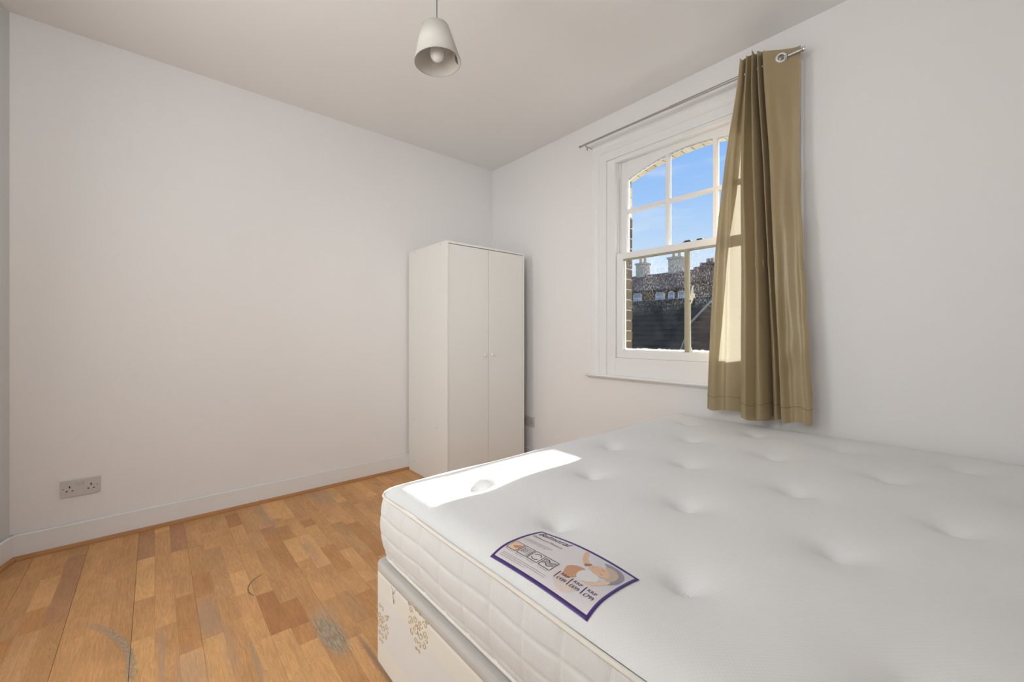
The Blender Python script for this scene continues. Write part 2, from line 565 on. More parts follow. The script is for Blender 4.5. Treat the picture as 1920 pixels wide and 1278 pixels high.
# ================================================================== OUTER BRICKWORK around the window
BX0, BX1 = 1.405, 2.405
def soffit(x): return 2.213 + 0.085 * (1 - ((x - 1.905) / 0.5) ** 2)
om = MB()
Y0, Y1 = D2 + 0.10, D2 + 0.205
om.box((-0.12, Y0, -1.5), (BX0 - 0.006, Y1 - .004, 3.2))
om.box((BX1 + 0.006, Y0, -1.5), (XR + .12, Y1 - .004, 3.2))
om.box((BX0 - 0.006, Y0, -1.5), (BX1 + .006, Y1 - .004, 0.90))
nseg = 24
for i in range(nseg):
    xa = BX0 - .006 + (BX1 - BX0 + .012) * i / nseg
    xb = BX0 - .006 + (BX1 - BX0 + .012) * (i + 1) / nseg
    xa_, xb_ = min(max(xa, BX0), BX1), min(max(xb, BX0), BX1)
    om.add([(xa, Y0, soffit(xa_) + .005), (xb, Y0, soffit(xb_) + .005), (xb, Y0, 3.2), (xa, Y0, 3.2),
            (xa, Y1 - .004, soffit(xa_) + .005), (xb, Y1 - .004, soffit(xb_) + .005), (xb, Y1 - .004, 3.2), (xa, Y1 - .004, 3.2)],
           [(0, 3, 2, 1), (4, 5, 6, 7), (0, 1, 5, 4), (2, 3, 7, 6)])
obj('outer_leaf', om, mortar_m, wall_front, fixn=False)
def brick_material(name, c1, c2, c3):
    b = NB(name)
    info = b.n('ShaderNodeObjectInfo')
    p = b.pos()
    n1 = b.noise(p, 45, 5, 0.7)
    c = b.mix(info.outputs['Random'], c1, c2)
    c = b.mix(b.rng(n1, 0.5, 0.75, 0, 0.7), c, c3)
    b.set(color=c, rough=0.95, spec=0.1)
    b.bump(n1, 0.8, 0.004)
    return b.m
brick_m = brick_material('stock_brick', srgb(100, 84, 62), srgb(74, 60, 46), srgb(50, 44, 36))
bricklight_m = brick_material('limewashed_brick', srgb(226, 212, 182), srgb(206, 186, 152), srgb(178, 158, 130))
for side, x0, dx in ((0, BX0, -0.215), (1, BX1, 0.215)):
    for i in range(18):
        z = 0.905 + i * 0.075
        if z + .065 > 2.235: break
        half = i % 2
        ln = dx if not half else dx * 0.48
        a, b_ = sorted((x0, x0 + ln))
        j = random.uniform(-.001, .001)
        obj('brick', MB().bbox((a, Y0 + .002, z), (b_, Y1 + j, z + 0.065), 0.003, 1), bricklight_m if z > 1.93 else brick_m, wall_front)
na = 15
for i in range(na):
    t0 = (i + 0.06) / na
    t1 = (i + 0.94) / na
    xa, xb = BX0 + (BX1 - BX0) * t0, BX0 + (BX1 - BX0) * t1
    sp = 1.18
    xa2, xb2 = 1.905 + (xa - 1.905) * sp, 1.905 + (xb - 1.905) * sp
    mb = MB().prism([(xa, soffit(xa)), (xb, soffit(xb)), (xb2, soffit(xb) + .215), (xa2, soffit(xa) + .215)], 'y', Y0 + .002, Y1 + .001)
    obj('brick', mb, bricklight_m, wall_front, fixn=True)

# ================================================================== WINDOW
win = empty('window_1', (1.905, D2, WZ0), kind='structure')
# architrave, moulded section: (distance from inner edge outward, projection)
AX0, AX1, AZ1 = 1.33, 2.41, 2.335       # inner edges of the casing
sec = [(0.0, 0.0), (0.0, 0.014), (0.055, 0.014), (0.058, 0.020), (0.072, 0.020), (0.080, 0.026), (0.088, 0.034), (0.105, 0.036), (0.118, 0.034), (0.124, 0.026), (0.124, 0.0)]
def casing(side):
    mb = MB()
    n = len(sec)
    va, vb = [], []
    for d, pz in sec:
        if side == 'left':
            va.append((AX0 - d, D2 - pz, WZ0 + .012)); vb.append((AX0 - d, D2 - pz, AZ1 + d))
        elif side == 'right':
            d2 = d * 0.85
            va.append((AX1 + d2, D2 - pz, WZ0 + .012)); vb.append((AX1 + d2, D2 - pz, AZ1 + d))
        else:
            va.append((AX0 - d, D2 - pz, AZ1 + d)); vb.append((AX1 + d * 0.85, D2 - pz, AZ1 + d))
    mb.add(va + vb, [(i, (i + 1) % n, n + (i + 1) % n, n + i) for i in range(n)])
    mb.add(va + vb, [tuple(range(n)), tuple(range(n, 2 * n))[::-1]])
    obj('architrave', mb, trim_m, win, fixn=True)
for s_ in ('left', 'right', 'top'):
    casing(s_)
# box lining faces (flat board beside the sash) and inner jamb
lining = MB()
lining.bbox((1.33, D2 - 0.004, WZ0 + .01), (1.398, D2 + .02, WZ1), 0.002)
lining.bbox((1.37, D2 + 0.02, WZ0 + .01), (1.402, D2 + .0975, WZ1 + .01), 0.001)
obj('jamb_lining', lining, trim_m, win)
lining = MB()
lining.bbox((2.408, D2 + 0.0, WZ0 + .01), (2.440, D2 + .0975, WZ1 + .01), 0.001)
obj('jamb_lining', lining, trim_m, win)
obj('head_lining', MB().bbox((1.40, D2 - .004, 2.312), (2.41, D2 + .0975, 2.345), 0.002), trim_m, win)
# staff beads
sb = MB()
sb.bbox((1.392, D2 - .008, 0.925), (1.4005, D2 + .010, 2.318), 0.0035, 3)
obj('staff_bead', sb, trim_m, win)
obj('staff_bead', MB().bbox((2.4095, D2 - .008, 0.925), (2.418, D2 + .010, 2.318), 0.0035, 3), trim_m, win)
obj('staff_bead', MB().bbox((1.398, D2 - .010, 2.305), (2.412, D2 + .010, 2.322), 0.0035, 3), trim_m, win)
# parting bead between the two sash tracks
obj('parting_bead', MB().bbox((1.401, D2 + .046, 1.66), (1.412, D2 + .054, 2.31), 0.001), trim_m, win)
obj('parting_bead', MB().bbox((2.398, D2 + .046, 1.66), (2.409, D2 + .054, 2.31), 0.001), trim_m, win)
sc_ = MB().tube([(1.407, D2 + .026, 1.664), (1.407, D2 + .026, 2.20)], 0.0032, 8)
obj('sash_cord', sc_, cotton_m, win)
obj('cord_slot', MB().box((1.4015, D2 + .0300, 1.664), (1.4032, D2 + .0345, 2.19)), iron_m, win)
# draught board below the lower sash, stool and its moulded underside
obj('infill_board', MB().bbox((1.33, D2 - .002, 0.805), (2.42, D2 + .022, 0.934), 0.003), trim_m, win)
st = MB().prism([(D2 + .0, 0.812), (D2 - .048, 0.812), (D2 - .0535, 0.809), (D2 - .056, 0.803), (D2 - .0535, 0.797), (D2 - .048, 0.7935), (D2 - .036, 0.7935), (D2 - .030, 0.788), (D2 - .020, 0.786), (D2 - .016, 0.779), (D2 + .0, 0.775)], 'x', 1.168, 2.52)
obj('sill', st, trim_m, win, fixn=True)
obj('outer_sill', MB().prism([(D2 + .055, 0.955), (D2 + .055, 0.87), (D2 + .26, 0.87), (D2 + .26, 0.915)], 'x', 1.402, 2.408), putty_m, win, fixn=True)

def glass_material(name, dirt):
    b = NB(name)
    t = b.t
    tr = b.n('ShaderNodeBsdfTransparent')
    tr.inputs[0].default_value = (0.97, 0.985, 0.98, 1)
    gl = b.n('ShaderNodeBsdfGlossy')
    gl.inputs['Roughness'].default_value = 0.02
    fr = b.n('ShaderNodeFresnel')
    fr.inputs['IOR'].default_value = 1.25
    m1 = b.n('ShaderNodeMixShader')
    b.l(fr.outputs[0], m1.inputs[0]); b.l(tr.outputs[0], m1.inputs[1]); b.l(gl.outputs[0], m1.inputs[2])
    last = m1.outputs[0]
    if dirt:
        p = b.pos()
        tl = b.n('ShaderNodeBsdfTranslucent')
        tl.inputs[0].default_value = (0.78, 0.77, 0.74, 1)
        spots = b.noise(b.mapv(p, (1, 1, 0.55), rot=(0, 0.5, 0)), 130, 4, 0.8)
        zone = b.noise(b.mapv(p, (1, 1, 1)), 9, 3, 0.6)
        sepn = b.n('ShaderNodeSeparateXYZ'); b.l(p, sepn.inputs[0])
        zz = sepn.outputs[2]
        hi = b.rng(zz, 1.22, 1.34, 0.06, 1.0, True)
        sm = b.math('MULTIPLY', b.rng(spots, 0.50, 0.64, 0, 0.05), b.math('MULTIPLY', hi, b.rng(zone, 0.35, 0.6, 0.3, 1.0)))
        film = b.math('ADD', 0.0005, b.math('MULTIPLY', b.rng(zone, 0.4, 0.7), 0.002))
        edge = b.rng(b.math('ADD', zz, b.math('MULTIPLY', b.math('SUBTRACT', b.noise(p, 40, 4, 0.7), 0.5), 0.03)), 1.006, 0.992, 0.0, 0.25, True)
        fac = b.math('MINIMUM', b.math('ADD', b.math('ADD', sm, film), edge), 0.8)
        m2 = b.n('ShaderNodeMixShader')
        b.l(fac, m2.inputs[0]); b.l(last, m2.inputs[1]); b.l(tl.outputs[0], m2.inputs[2])
        last = m2.outputs[0]
    b.l(last, b.o.inputs['Surface'])
    return b.m
glass_m = glass_material('window_glass', False)
dirty_m = glass_material('dirty_window_glass', True)

# lower sash -------------------------------------------------------
LY0, LY1 = D2 + .010, D2 + .044
GX0, GX1 = 1.452, 2.358
def rail(x0, x1, z0, z1, y0, y1, mb=None):
    mb = mb or MB()
    mb.bbox((x0, y0, z0), (x1, y1, z1), 0.0025, 2)
    return mb
lf = MB()
rail(1.402, GX0, 0.935, 1.664, LY0, LY1, lf)
rail(GX1, 2.408, 0.935, 1.664, LY0, LY1, lf)
rail(GX0 - .003, GX1 + .003, 0.935, 0.988, LY0, LY1, lf)
rail(GX0 - .003, GX1 + .003, 1.622, 1.664, LY0, LY1, lf)
ls = obj('lower_sash', lf, trim_m, win)
# thin ovolo ring round the glass, cream at the outside
rg = MB()
for (a, b_) in (((GX0, .988), (GX0 + .005, 1.622)), ((GX1 - .005, .988), (GX1, 1.622)), ((GX0, .988), (GX1, .993)), ((GX0, 1.617), (GX1, 1.622))):
    rg.box((a[0], LY0 + .018, a[1]), (b_[0], LY1 + .001, b_[1]))
obj('putty', rg, putty_m, ls)
obj('rail_shade_strip', MB().box((GX0, LY0 + .004, 1.612), (GX1, LY1 + .0005, 1.6225)), sashshade_m, ls, label='strip under the meeting rail, its shade painted in olive-brown')  # strip added to paint in the shade below the rail
obj('glazing_bar', MB().prism([(1.893, LY0 + .003), (1.889, LY0 + .012), (1.889, LY1 - .004), (1.917, LY1 - .004), (1.917, LY0 + .012), (1.913, LY0 + .003)], 'z', 0.985, 1.625), sashshade_m, ls, fixn=True)  # backlit bar, its shade put into the colour
obj('pane', MB().box((GX0, LY0 + .022, .988), (1.890, LY0 + .025, 1.622)), dirty_m, ls)
obj('pane', MB().box((1.916, LY0 + .022, .988), (GX1, LY0 + .025, 1.622)), dirty_m, ls)

# upper sash -------------------------------------------------------
UY0, UY1 = D2 + .055, D2 + .092
def archz(x): return 2.185 + 0.088 * (1 - ((x - 1.905) / 0.449) ** 2)
UX0, UX1 = 1.456, 2.354
uf = MB()
rail(1.402, UX0, 1.626, 2.312, UY0, UY1, uf)
rail(UX1, 2.408, 1.626, 2.312, UY0, UY1, uf)
rail(UX0 - .003, UX1 + .003, 1.630, 1.668, UY0 - .008, UY1, uf)
# arched head
ng = 28
top = []
for i in range(ng):
    xa = UX0 + (UX1 - UX0) * i / ng
    xb = UX0 + (UX1 - UX0) * (i + 1) / ng
    za, zb = archz(xa), archz(xb)
    uf.add([(xa, UY0, za), (xb, UY0, zb), (xb, UY0, 2.312), (xa, UY0, 2.312), (xa, UY1, za), (xb, UY1, zb), (xb, UY1, 2.312), (xa, UY1, 2.312)],
           [(0, 1, 2, 3), (4, 7, 6, 5), (0, 4, 5, 1), (3, 2, 6, 7)])
us = obj('upper_sash', uf, trim_m, win)
def vbar(x, z0, z1):
    return MB().prism([(x - .010, UY0 + .003), (x - .0145, UY0 + .014), (x - .0145, UY1 - .004), (x + .0145, UY1 - .004), (x + .0145, UY0 + .014), (x + .010, UY0 + .003)], 'z', z0, z1)
MX = (1.755, 2.055)
for x in MX:
    obj('glazing_bar', vbar(x, 1.664, archz(x) + .006), trim_m, us, fixn=True)
zb_ = 1.964
obj('glazing_bar', MB().prism([(UY0 + .0036, zb_ - .010), (UY0 + .0146, zb_ - .0145), (UY1 - .0047, zb_ - .0145), (UY1 - .0047, zb_ + .0145), (UY0 + .0146, zb_ + .0145), (UY0 + .0036, zb_ + .010)], 'x', UX0, UX1), trim_m, us, fixn=True)
xsl = [UX0, MX[0] - .0145, MX[0] + .0145, MX[1] - .0145, MX[1] + .0145, UX1]
for i in range(3):
    a, b_ = xsl[2 * i], xsl[2 * i + 1]
    obj('pane', MB().box((a, UY0 + .020, 1.668), (b_, UY0 + .023, zb_ - .0145)), glass_m, us)
    poly = [(a, zb_ + .0145), (b_, zb_ + .0145)] + [(b_ + (a - b_) * k / 8, archz(b_ + (a - b_) * k / 8)) for k in range(9)]
    obj('pane', MB().prism(poly, 'y', UY0 + .020, UY0 + .023), glass_m, us, fixn=True)
# outside reveal lining, lit by the sun
ol = MB()
ol.box((1.395, D2 + .093, 0.93), (1.4065, D2 + .118, 2.24))
ol.box((2.4035, D2 + .093, 0.93), (2.415, D2 + .118, 2.24))
obj('outer_frame', ol, cream_m, win)
ob = MB()
for i in range(nseg):
    xa = BX0 + (BX1 - BX0) * i / nseg
    xb = BX0 + (BX1 - BX0) * (i + 1) / nseg
    ob.add([(xa, D2 + .093, soffit(xa) - .004), (xb, D2 + .093, soffit(xb) - .004), (xb, D2 + .093, soffit(xb) + .05), (xa, D2 + .093, soffit(xa) + .05),
            (xa, D2 + .118, soffit(xa) - .004), (xb, D2 + .118, soffit(xb) - .004), (xb, D2 + .118, soffit(xb) + .05), (xa, D2 + .118, soffit(xa) + .05)],
           [(0, 1, 2, 3), (4, 7, 6, 5), (0, 4, 5, 1)])
obj('outer_frame', ob, cream_m, win)
# catch of the sashes
ct = MB()
ct.bbox((1.882, D2 + .012, 1.6635), (1.934, D2 + .034, 1.6685), 0.0015)
ct.bbox((1.888, D2 + .018, 1.668), (1.926, D2 + .028, 1.6765), 0.003)
obj('sash_catch', ct, iron_m, win, label='dark metal sash catch on the meeting rail')
ct = MB().bbox((1.95, D2 + .050, 1.664), (1.985, D2 + .066, 1.682), 0.003)
obj('sash_catch', ct, iron_m, win)
fk = MB()
fk.prism([(1.919, 1.30), (1.930, 1.385), (1.941, 1.40), (1.938, 1.352), (1.947, 1.345), (1.952, 1.318), (1.942, 1.326), (1.936, 1.30), (1.927, 1.285)], 'y', LY0 + .0185, LY0 + .0205)
fk.prism([(1.918, 0.99), (1.918, 1.31), (1.924, 1.31), (1.9235, 1.20), (1.926, 1.02), (1.94, 0.992)], 'y', LY0 + .0185, LY0 + .0205)
obj('paint_flake', fk, putty_m, ls, label='torn white paint on the glass beside the bar', fixn=True)

# ================================================================== OUTSIDE
def brick_tex(name, c1, c2, mort, sc=1.0, swap=True):
    b = NB(name)
    p = b.mapv(b.pos(), (1, 1, 1), rot=(math.radians(-90), 0, 0)) if swap else b.pos()
    bt = b.n('ShaderNodeTexBrick')
    bt.inputs['Color1'].default_value = c1
    bt.inputs['Color2'].default_value = c2
    bt.inputs['Mortar'].default_value = mort
    bt.inputs['Scale'].default_value = 1.0
    bt.inputs['Brick Width'].default_value = 0.225 * sc
    bt.inputs['Row Height'].default_value = 0.075 * sc
    bt.inputs['Mortar Size'].default_value = 0.010 * sc
    b.l(p, bt.inputs['Vector'])
    n1 = b.noise(b.pos(), 3, 4, 0.6)
    b.set(color=b.mix(b.rng(n1, 0.4, 0.7, 0, 0.5), bt.outputs[0], c2), rough=0.95, spec=0.05)
    return b.m
terr_m = brick_tex('terrace_brick', srgb(112, 84, 68), srgb(86, 66, 56), srgb(104, 92, 80))
yardbrick_m = brick_tex('sooty_brick', srgb(66, 60, 58), srgb(48, 44, 46), srgb(80, 76, 74))
slate_m = simple('wet_slate', srgb(50, 56, 52), 0.9, var=0.45, nscale=6, spec=0.2)
tile_m = simple('clay_tile', srgb(138, 112, 100), 0.9, var=0.4, nscale=3, spec=0.05)
chim_m = simple('pale_brick_stack', srgb(206, 196, 176), 0.95, var=0.25, nscale=4, spec=0.05)
pot_m = simple('clay_pot', srgb(196, 176, 150), 0.9, spec=0.05)
wframe_m = simple('white_window_frame', srgb(236, 238, 240), 0.5)
wpane = NB('far_glass')
wpane.set(color=wpane.mix(wpane.noise(wpane.pos(), 2.5), srgb(110, 140, 165), srgb(160, 185, 205)), rough=0.15, spec=0.8)
wpane_m = wpane.m
gr_m = simple('yard_ground', srgb(96, 96, 90), 0.95, var=0.3, nscale=2)
obj('ground', MB().box((-60, D2 + .3, -4.1), (40, 90, -4.0)), gr_m, kind='structure')

# neighbouring slate roof with coursed slates
sr = empty('outbuilding', (-3.5, 8.5, -4.0), 'low building with a dark slate roof just outside the lower window panes', 'building')
obj('wall', MB().box((-12, 7.2, -4.0), (6, 9.8, -1.2)), yardbrick_m, sr)
RX0, RX1 = -12.2, 6.2
ra, rb = Vector((7.0, -1.30)), Vector((10.0, 1.93))      # (y, z) eave and ridge
slr = MB()
ncr = 26
rr_ = random.Random(3)
nrm = Vector((-(rb - ra)[1], (rb - ra)[0])).normalized()
for i in range(ncr):
    p0 = ra + (rb - ra) * (i / ncr)
    p1 = ra + (rb - ra) * ((i + 1.15) / ncr)
    q0 = p0 + nrm * 0.030
    q1 = p1 + nrm * 0.006
    wd = 0.30
    x = RX0 + (0.15 if i % 2 else 0)
    while x < RX1:
        if -6.5 < x < 2.5:
            e = rr_.uniform(0, 0.012)
            slr.add([(x + .004, q0[0] - e * .5, q0[1] + e), (x + wd - .004, q0[0] - e * .5, q0[1] + e), (x + wd - .004, q1[0], q1[1]), (x + .004, q1[0], q1[1]), (x + .004, p0[0], p0[1]), (x + wd - .004, p0[0], p0[1])],
                    [(0, 1, 2, 3), (4, 5, 1, 0)])
        x += wd
obj('slates', slr, slate_m, sr, kind='stuff')
rf = MB().prism([(ra[0], ra[1]), (rb[0], rb[1]), (13.0, -1.3)], 'x', RX0, RX1)
obj('roof', rf, slate_m, sr, fixn=True)
rd = MB()
rd.tube([(RX0, 10.0, 1.945), (RX1, 10.0, 1.945)], 0.06, 8)
obj('ridge', rd, slate_m, sr)

# sloping parapet wall at the right
gp = empty('parapet_wall', (0.6, 5.6, -4.0), 'dark brick parapet with a sloping top beside the slate roof', 'wall')
GP = [(0.05, -4.0), (0.05, 0.70), (0.259, 1.25), (0.537, 1.53), (0.95, 1.9), (2.2, 1.9), (2.2, -4.0)]
obj('brickwork', MB().prism(GP, 'y', 6.0, 6.24), yardbrick_m, gp, fixn=True)
cp = MB()
for (a, b_) in ((GP[1], GP[2]), (GP[2], GP[3]), (GP[3], GP[4])):
    cp.prism([(a[0], a[1]), (b_[0], b_[1]), (b_[0], b_[1] + .04), (a[0], a[1] + .04)], 'y', 5.96, 6.28)
obj('coping', cp, simple('lead_coping', srgb(116, 118, 120), 0.7), gp, fixn=True)
bc = MB()
for i in range(36):
    z = -0.9 + i * 0.075
    x = 0.06 + (0.11 if i % 2 else 0)
    while x < 2.0:
        # keep under the slope
        lim = 0.70
        for (a, b_) in zip(GP[1:5], GP[2:6]):
            if a[0] <= x <= b_[0] and b_[0] > a[0]:
                lim = a[1] + (b_[1] - a[1]) * (x - a[0]) / (b_[0] - a[0])
        if z + .07 < lim and rr_.random() > .12:
            e = rr_.uniform(.004, .016)
            bc.box((x, 6.0 - e, z), (x + .212, 6.001, z + .064))
        x += 0.225
obj('face_bricks', bc, simple('soot_brick_face', srgb(74, 66, 66), 0.95, var=0.5, nscale=5, spec=0.05), gp, kind='stuff')

# terrace of houses far behind
tb = empty('terrace_house', (-9.5, 23.0, -4.0), 'brown brick terrace with tiled roof, white windows and pale chimneys seen through lower panes', 'building')
obj('wall', MB().box((-16, 22.0, -4.0), (-7.62, 27.0, 3.72)), terr_m, tb)
rf = MB().prism([(21.7, 3.66), (24.5, 4.99), (27.3, 3.66)], 'x', -16.2, -7.62)
obj('roof', rf, tile_m, tb, fixn=True)
tl_ = MB()
for i in range(14):
    y0 = 21.65 + i * 0.2
    z0 = 3.64 + i * 0.095
    tl_.add([(-16.2, y0, z0 + .03), (-7.62, y0, z0 + .03), (-7.62, y0 + .22, z0 + .11), (-16.2, y0 + .22, z0 + .11), (-16.2, y0, z0), (-7.62, y0, z0)], [(0, 1, 2, 3), (4, 5, 1, 0)])
obj('tile_courses', tl_, tile_m, tb, kind='stuff')
obj('gutter', MB().tube([(-16.2, 21.66, 3.62), (-7.62, 21.66, 3.62)], 0.05, 6), simple('black_gutter', srgb(46, 42, 42), 0.6), tb)
for (x0, x1, z0, z1) in ((-10.90, -10.34, 2.92, 3.56), (-9.45, -8.88, 2.98, 3.49), (-8.66, -8.30, 2.98, 3.50), (-8.10, -7.70, 2.98, 3.48), (-12.6, -12.0, 2.92, 3.52), (-14.2, -13.6, 2.92, 3.52)):
    f = MB()
    t_ = 0.055
    f.box((x0, 21.93, z0), (x0 + t_, 22.0, z1)); f.box((x1 - t_, 21.93, z0), (x1, 22.0, z1))
    f.box((x0, 21.93, z0), (x1, 22.0, z0 + t_)); f.box((x0, 21.93, z1 - t_), (x1, 22.0, z1))
    f.box((x0, 21.94, (z0 + z1) / 2 - .02), (x1, 22.0, (z0 + z1) / 2 + .02))
    fo = obj('window', f, wframe_m, tb)
    obj('pane', MB().box((x0 + .02, 21.97, z0 + .02), (x1 - .02, 21.99, z1 - .02)), wpane_m, fo)
def stack(parent, x0, x1, y, z0, z1, npots):
    m = MB()
    m.box((x0, y - .35, z0), (x1, y + .35, z1 - .12))
    m.box((x0 - .06, y - .41, z1 - .12), (x1 + .06, y + .41, z1))
    c = obj('chimney', m, chim_m, parent)
    for i in range(npots):
        px = x0 + (x1 - x0) * (i + .5) / npots
        obj('pot', MB().lathe([(0.0, 0), (.10, 0), (.085, .26), (.10, .28), (.10, .32), (.07, .32), (.07, .2), (0, .2)], (px, y, z1), 10), pot_m, c)
stack(tb, -12.13, -11.52, 24.5, 4.4, 5.78, 2)
stack(tb, -9.86, -9.12, 24.5, 4.4, 5.86, 2)
t2 = empty('brick_house', (-6.0, 22.5, -4.0), 'dark brick house end with broad chimney cluster at right of the lower panes', 'building')
obj('wall', MB().box((-7.60, 21.9, -4.0), (-3.0, 27.0, 3.9)), terr_m, t2)
obj('roof', MB().prism([(-7.6, 3.9), (-7.55, 4.45), (-5.0, 4.25), (-2.8, 3.9)], 'y', 21.8, 27.0), tile_m, t2, fixn=True)
def stack2(x0, x1, z0, z1, npots):
    m = MB().box((x0, 22.3, z0), (x1, 23.0, z1)).box((x0 - .05, 22.25, z1 - .1), (x1 + .05, 23.05, z1))
    c = obj('chimney', m, tile_m, t2)
    for i in range(npots):
        px = x0 + (x1 - x0) * (i + .5) / npots
        obj('pot', MB().lathe([(0.0, 0), (.10, 0), (.085, .22), (.10, .26), (.07, .26), (0, .2)], (px, 22.65, z1), 10), pot_m, c)
stack2(-7.32, -6.90, 4.2, 4.75, 1)
stack2(-6.85, -6.45, 4.1, 4.92, 2)
stack2(-6.35, -5.75, 4.1, 4.70, 2)

# ================================================================== WARDROBE
WX, WY0, WY1, WZT = 0.603, 1.568, 2.314, 1.766
wd = empty('wardrobe', (0.31, 1.94, 0.0), 'tall white two-door wardrobe standing in the corner beside the window wall', 'wardrobe')
T = 0.016
obj('side_panel', MB().bbox((0.022, WY0, 0.0), (WX, WY0 + T, WZT), 0.001, 1), ward_m, wd)
obj('side_panel', MB().bbox((0.022, WY1 - T, 0.0), (WX, WY1, WZT), 0.001, 1), ward_m, wd)
obj('top_panel', MB().bbox((0.022, WY0 + T, WZT - T), (WX, WY1 - T, WZT), 0.001, 1), ward_m, wd)
obj('back_panel', MB().box((0.0225, WY0 + T, 0.05), (0.027, WY1 - T, WZT - T)), ward_m, wd)
obj('bottom_panel', MB().box((0.03, WY0 + T, 0.06), (WX - .03, WY1 - T, 0.076)), ward_m, wd)
obj('plinth', MB().box((WX - .045, WY0 + T, 0.0), (WX - .03, WY1 - T, 0.06)), ward_m, wd)
ymid = (WY0 + WY1) / 2
for y0, y1, ky in ((WY0 + T + .0015, ymid - .0015, ymid - .042), (ymid + .0015, WY1 - T - .0015, ymid + .034)):
    d = obj('door', MB().bbox((WX - .020, y0, 0.066), (WX - .003, y1, WZT - T - .004), 0.001, 1), ward_m, wd)
    obj('knob', MB().lathe([(0.0, 0.022), (0.007, 0.0215), (0.0105, 0.018), (0.011, 0.013), (0.0075, 0.008), (0.006, 0.0), (0.006, -0.001)], (WX - .003, ky, 0.94), 20, (1, 0, 0)), ward_m, d)
for (x, z) in ((0.12, 1.752), (0.52, 1.752), (0.12, 0.42), (0.46, 0.41), (0.12, 0.085), (0.50, 0.07)):
    obj('screw', MB().lathe([(0.0, 0.0012), (0.0035, 0.001), (0.0042, -0.0005)], (x, WY0, z), 10, (0, -1, 0)), screw_m, wd)

# ================================================================== SOCKETS
def socket(name, cpos, du, dn, label):
    """double socket: du = direction along the wall, dn = normal into the room"""
    e = empty(name, cpos, label, 'socket', group=None)
    c = Vector(cpos); du = Vector(du); dn = Vector(dn); up = Vector((0, 0, 1))
    def slab(u0, u1, z0, z1, n0, n1, r=0.0015):
        mb = MB()
        t = MB().bbox((u0, n0, z0), (u1, n1, z1), r, 2)
        mb.add([tuple(c + du * p[0] + dn * p[1] + up * p[2]) for p in t.v], t.f)
        return mb
    obj('faceplate', slab(-.073, .073, -.043, .043, -.002, .009, 0.002), sock_m, e)
    for s_ in (-1, 1):
        cx = s_ * 0.039
        obj('earth_slot', slab(cx - .0025, cx + .0025, .002, .013, .0085, .0094, 0.0002), slot_m, e)
        for q in (-1, 1):
            obj('pin_slot', slab(cx + q * .0105 - .0036, cx + q * .0105 + .0036, -.0155, -.0105, .0085, .0094, 0.0002), slot_m, e)
        rk = obj('switch', slab(s_ * .0085 - .006, s_ * .0085 + .006, .010, .027, .0085, .0122, 0.001), sock_m, e)
        obj('indicator', slab(s_ * .0085 - .004, s_ * .0085 + .004, .0225, .0245, .0120, .0127, 0.0002), screw_m, rk)
        t = MB().lathe([(0.0, 0.0102), (0.003, 0.0100), (0.0034, 0.008)], (0, 0, 0), 10, tuple(dn))
        mb = MB(); mb.add([tuple(Vector(p) + c + du * (s_ * .0615)) for p in t.v], t.f, True)
        obj('screw', mb, screw_m, e)
    return e
socket('wall_socket', (0.0, -0.290, 0.302), (0, 1, 0), (1, 0, 0), 'white double power socket low on the left wall above the skirting')
socket('wall_socket', (0.513, D2, 0.345), (1, 0, 0), (0, -1, 0), 'small white power socket half hidden behind the wardrobe')

# ================================================================== PENDANT LAMP
LX, LY, LB, LT = 1.667, 0.855, 2.188, 2.325
RB, RT = 0.092, 0.056
VAX = Vector((-0.7547, 0.656, 0.0))
PIV = Vector((LX, LY, LT))
ROTL = Matrix.Rotation(math.radians(-4.5), 3, VAX)
def tilt(mb):
    # the shade hangs slightly askew on its flex
    mb.v = [tuple(PIV + Vector((-.0045, -.0052, 0)) + ROTL @ (Vector(p) - PIV)) for p in mb.v]
    return mb
lamp = empty('pendant_lamp', (LX, LY, H), 'small white tapered pendant lamp hanging on a thin flex from the ceiling', 'lamp')
obj('ceiling_rose', MB().lathe([(0.0, -0.024), (0.020, -0.024), (0.036, -0.018), (0.042, -0.004), (0.042, 0.0)], (LX, LY, H), 32), trim_m, lamp)
obj('flex', MB().tube([(LX, LY, H - .022), (LX, LY, LT - .01)], 0.0024, 8), cord_m, lamp)
sh = NB('lampshade_fabric')
pp = sh.coord('Object')
sh.set(color=sh.mix(sh.noise(sh.mapv(pp, (300, 300, 60)), 1, 2), (0.74, 0.71, 0.65, 1), (0.67, 0.64, 0.58, 1)), rough=0.85, spec=0.1)
tl = sh.n('ShaderNodeBsdfTranslucent'); tl.inputs[0].default_value = (0.72, 0.69, 0.63, 1)
ms = sh.n('ShaderNodeMixShader'); ms.inputs[0].default_value = 0.25
sh.l(sh.b.outputs[0], ms.inputs[1]); sh.l(tl.outputs[0], ms.inputs[2]); sh.l(ms.outputs[0], sh.o.inputs['Surface'])
shade = obj('lamp_shade', tilt(MB().lathe([(RB, 0), (RT, LT - LB), (RT - .0018, LT - LB), (RB - .0018, 0)], (LX, LY, LB), 64, closed=True)), sh.m, lamp)
rim_m = simple('shade_rim', (0.52, 0.49, 0.46, 1), 0.6)
obj('rim', tilt(MB().lathe([(RB + .0006, -.001), (RB + .0006, .003), (RB - .0024, .003), (RB - .0024, -.001)], (LX, LY, LB), 64, closed=True)), rim_m, shade)
sp_ = MB()
for k in range(3):
    a = k * 2 * PI / 3 + .4
    sp_.tube([(LX + .018 * math.cos(a), LY + .018 * math.sin(a), LT - .022), (LX + (RT - .001) * math.cos(a), LY + (RT - .001) * math.sin(a), LT - .004)], 0.0014, 6)
sp_.lathe([(.018, -.001), (.022, -.001), (.022, .001), (.018, .001)], (LX, LY, LT - .022), 24, closed=True)
obj('shade_carrier', tilt(sp_), trim_m, lamp)
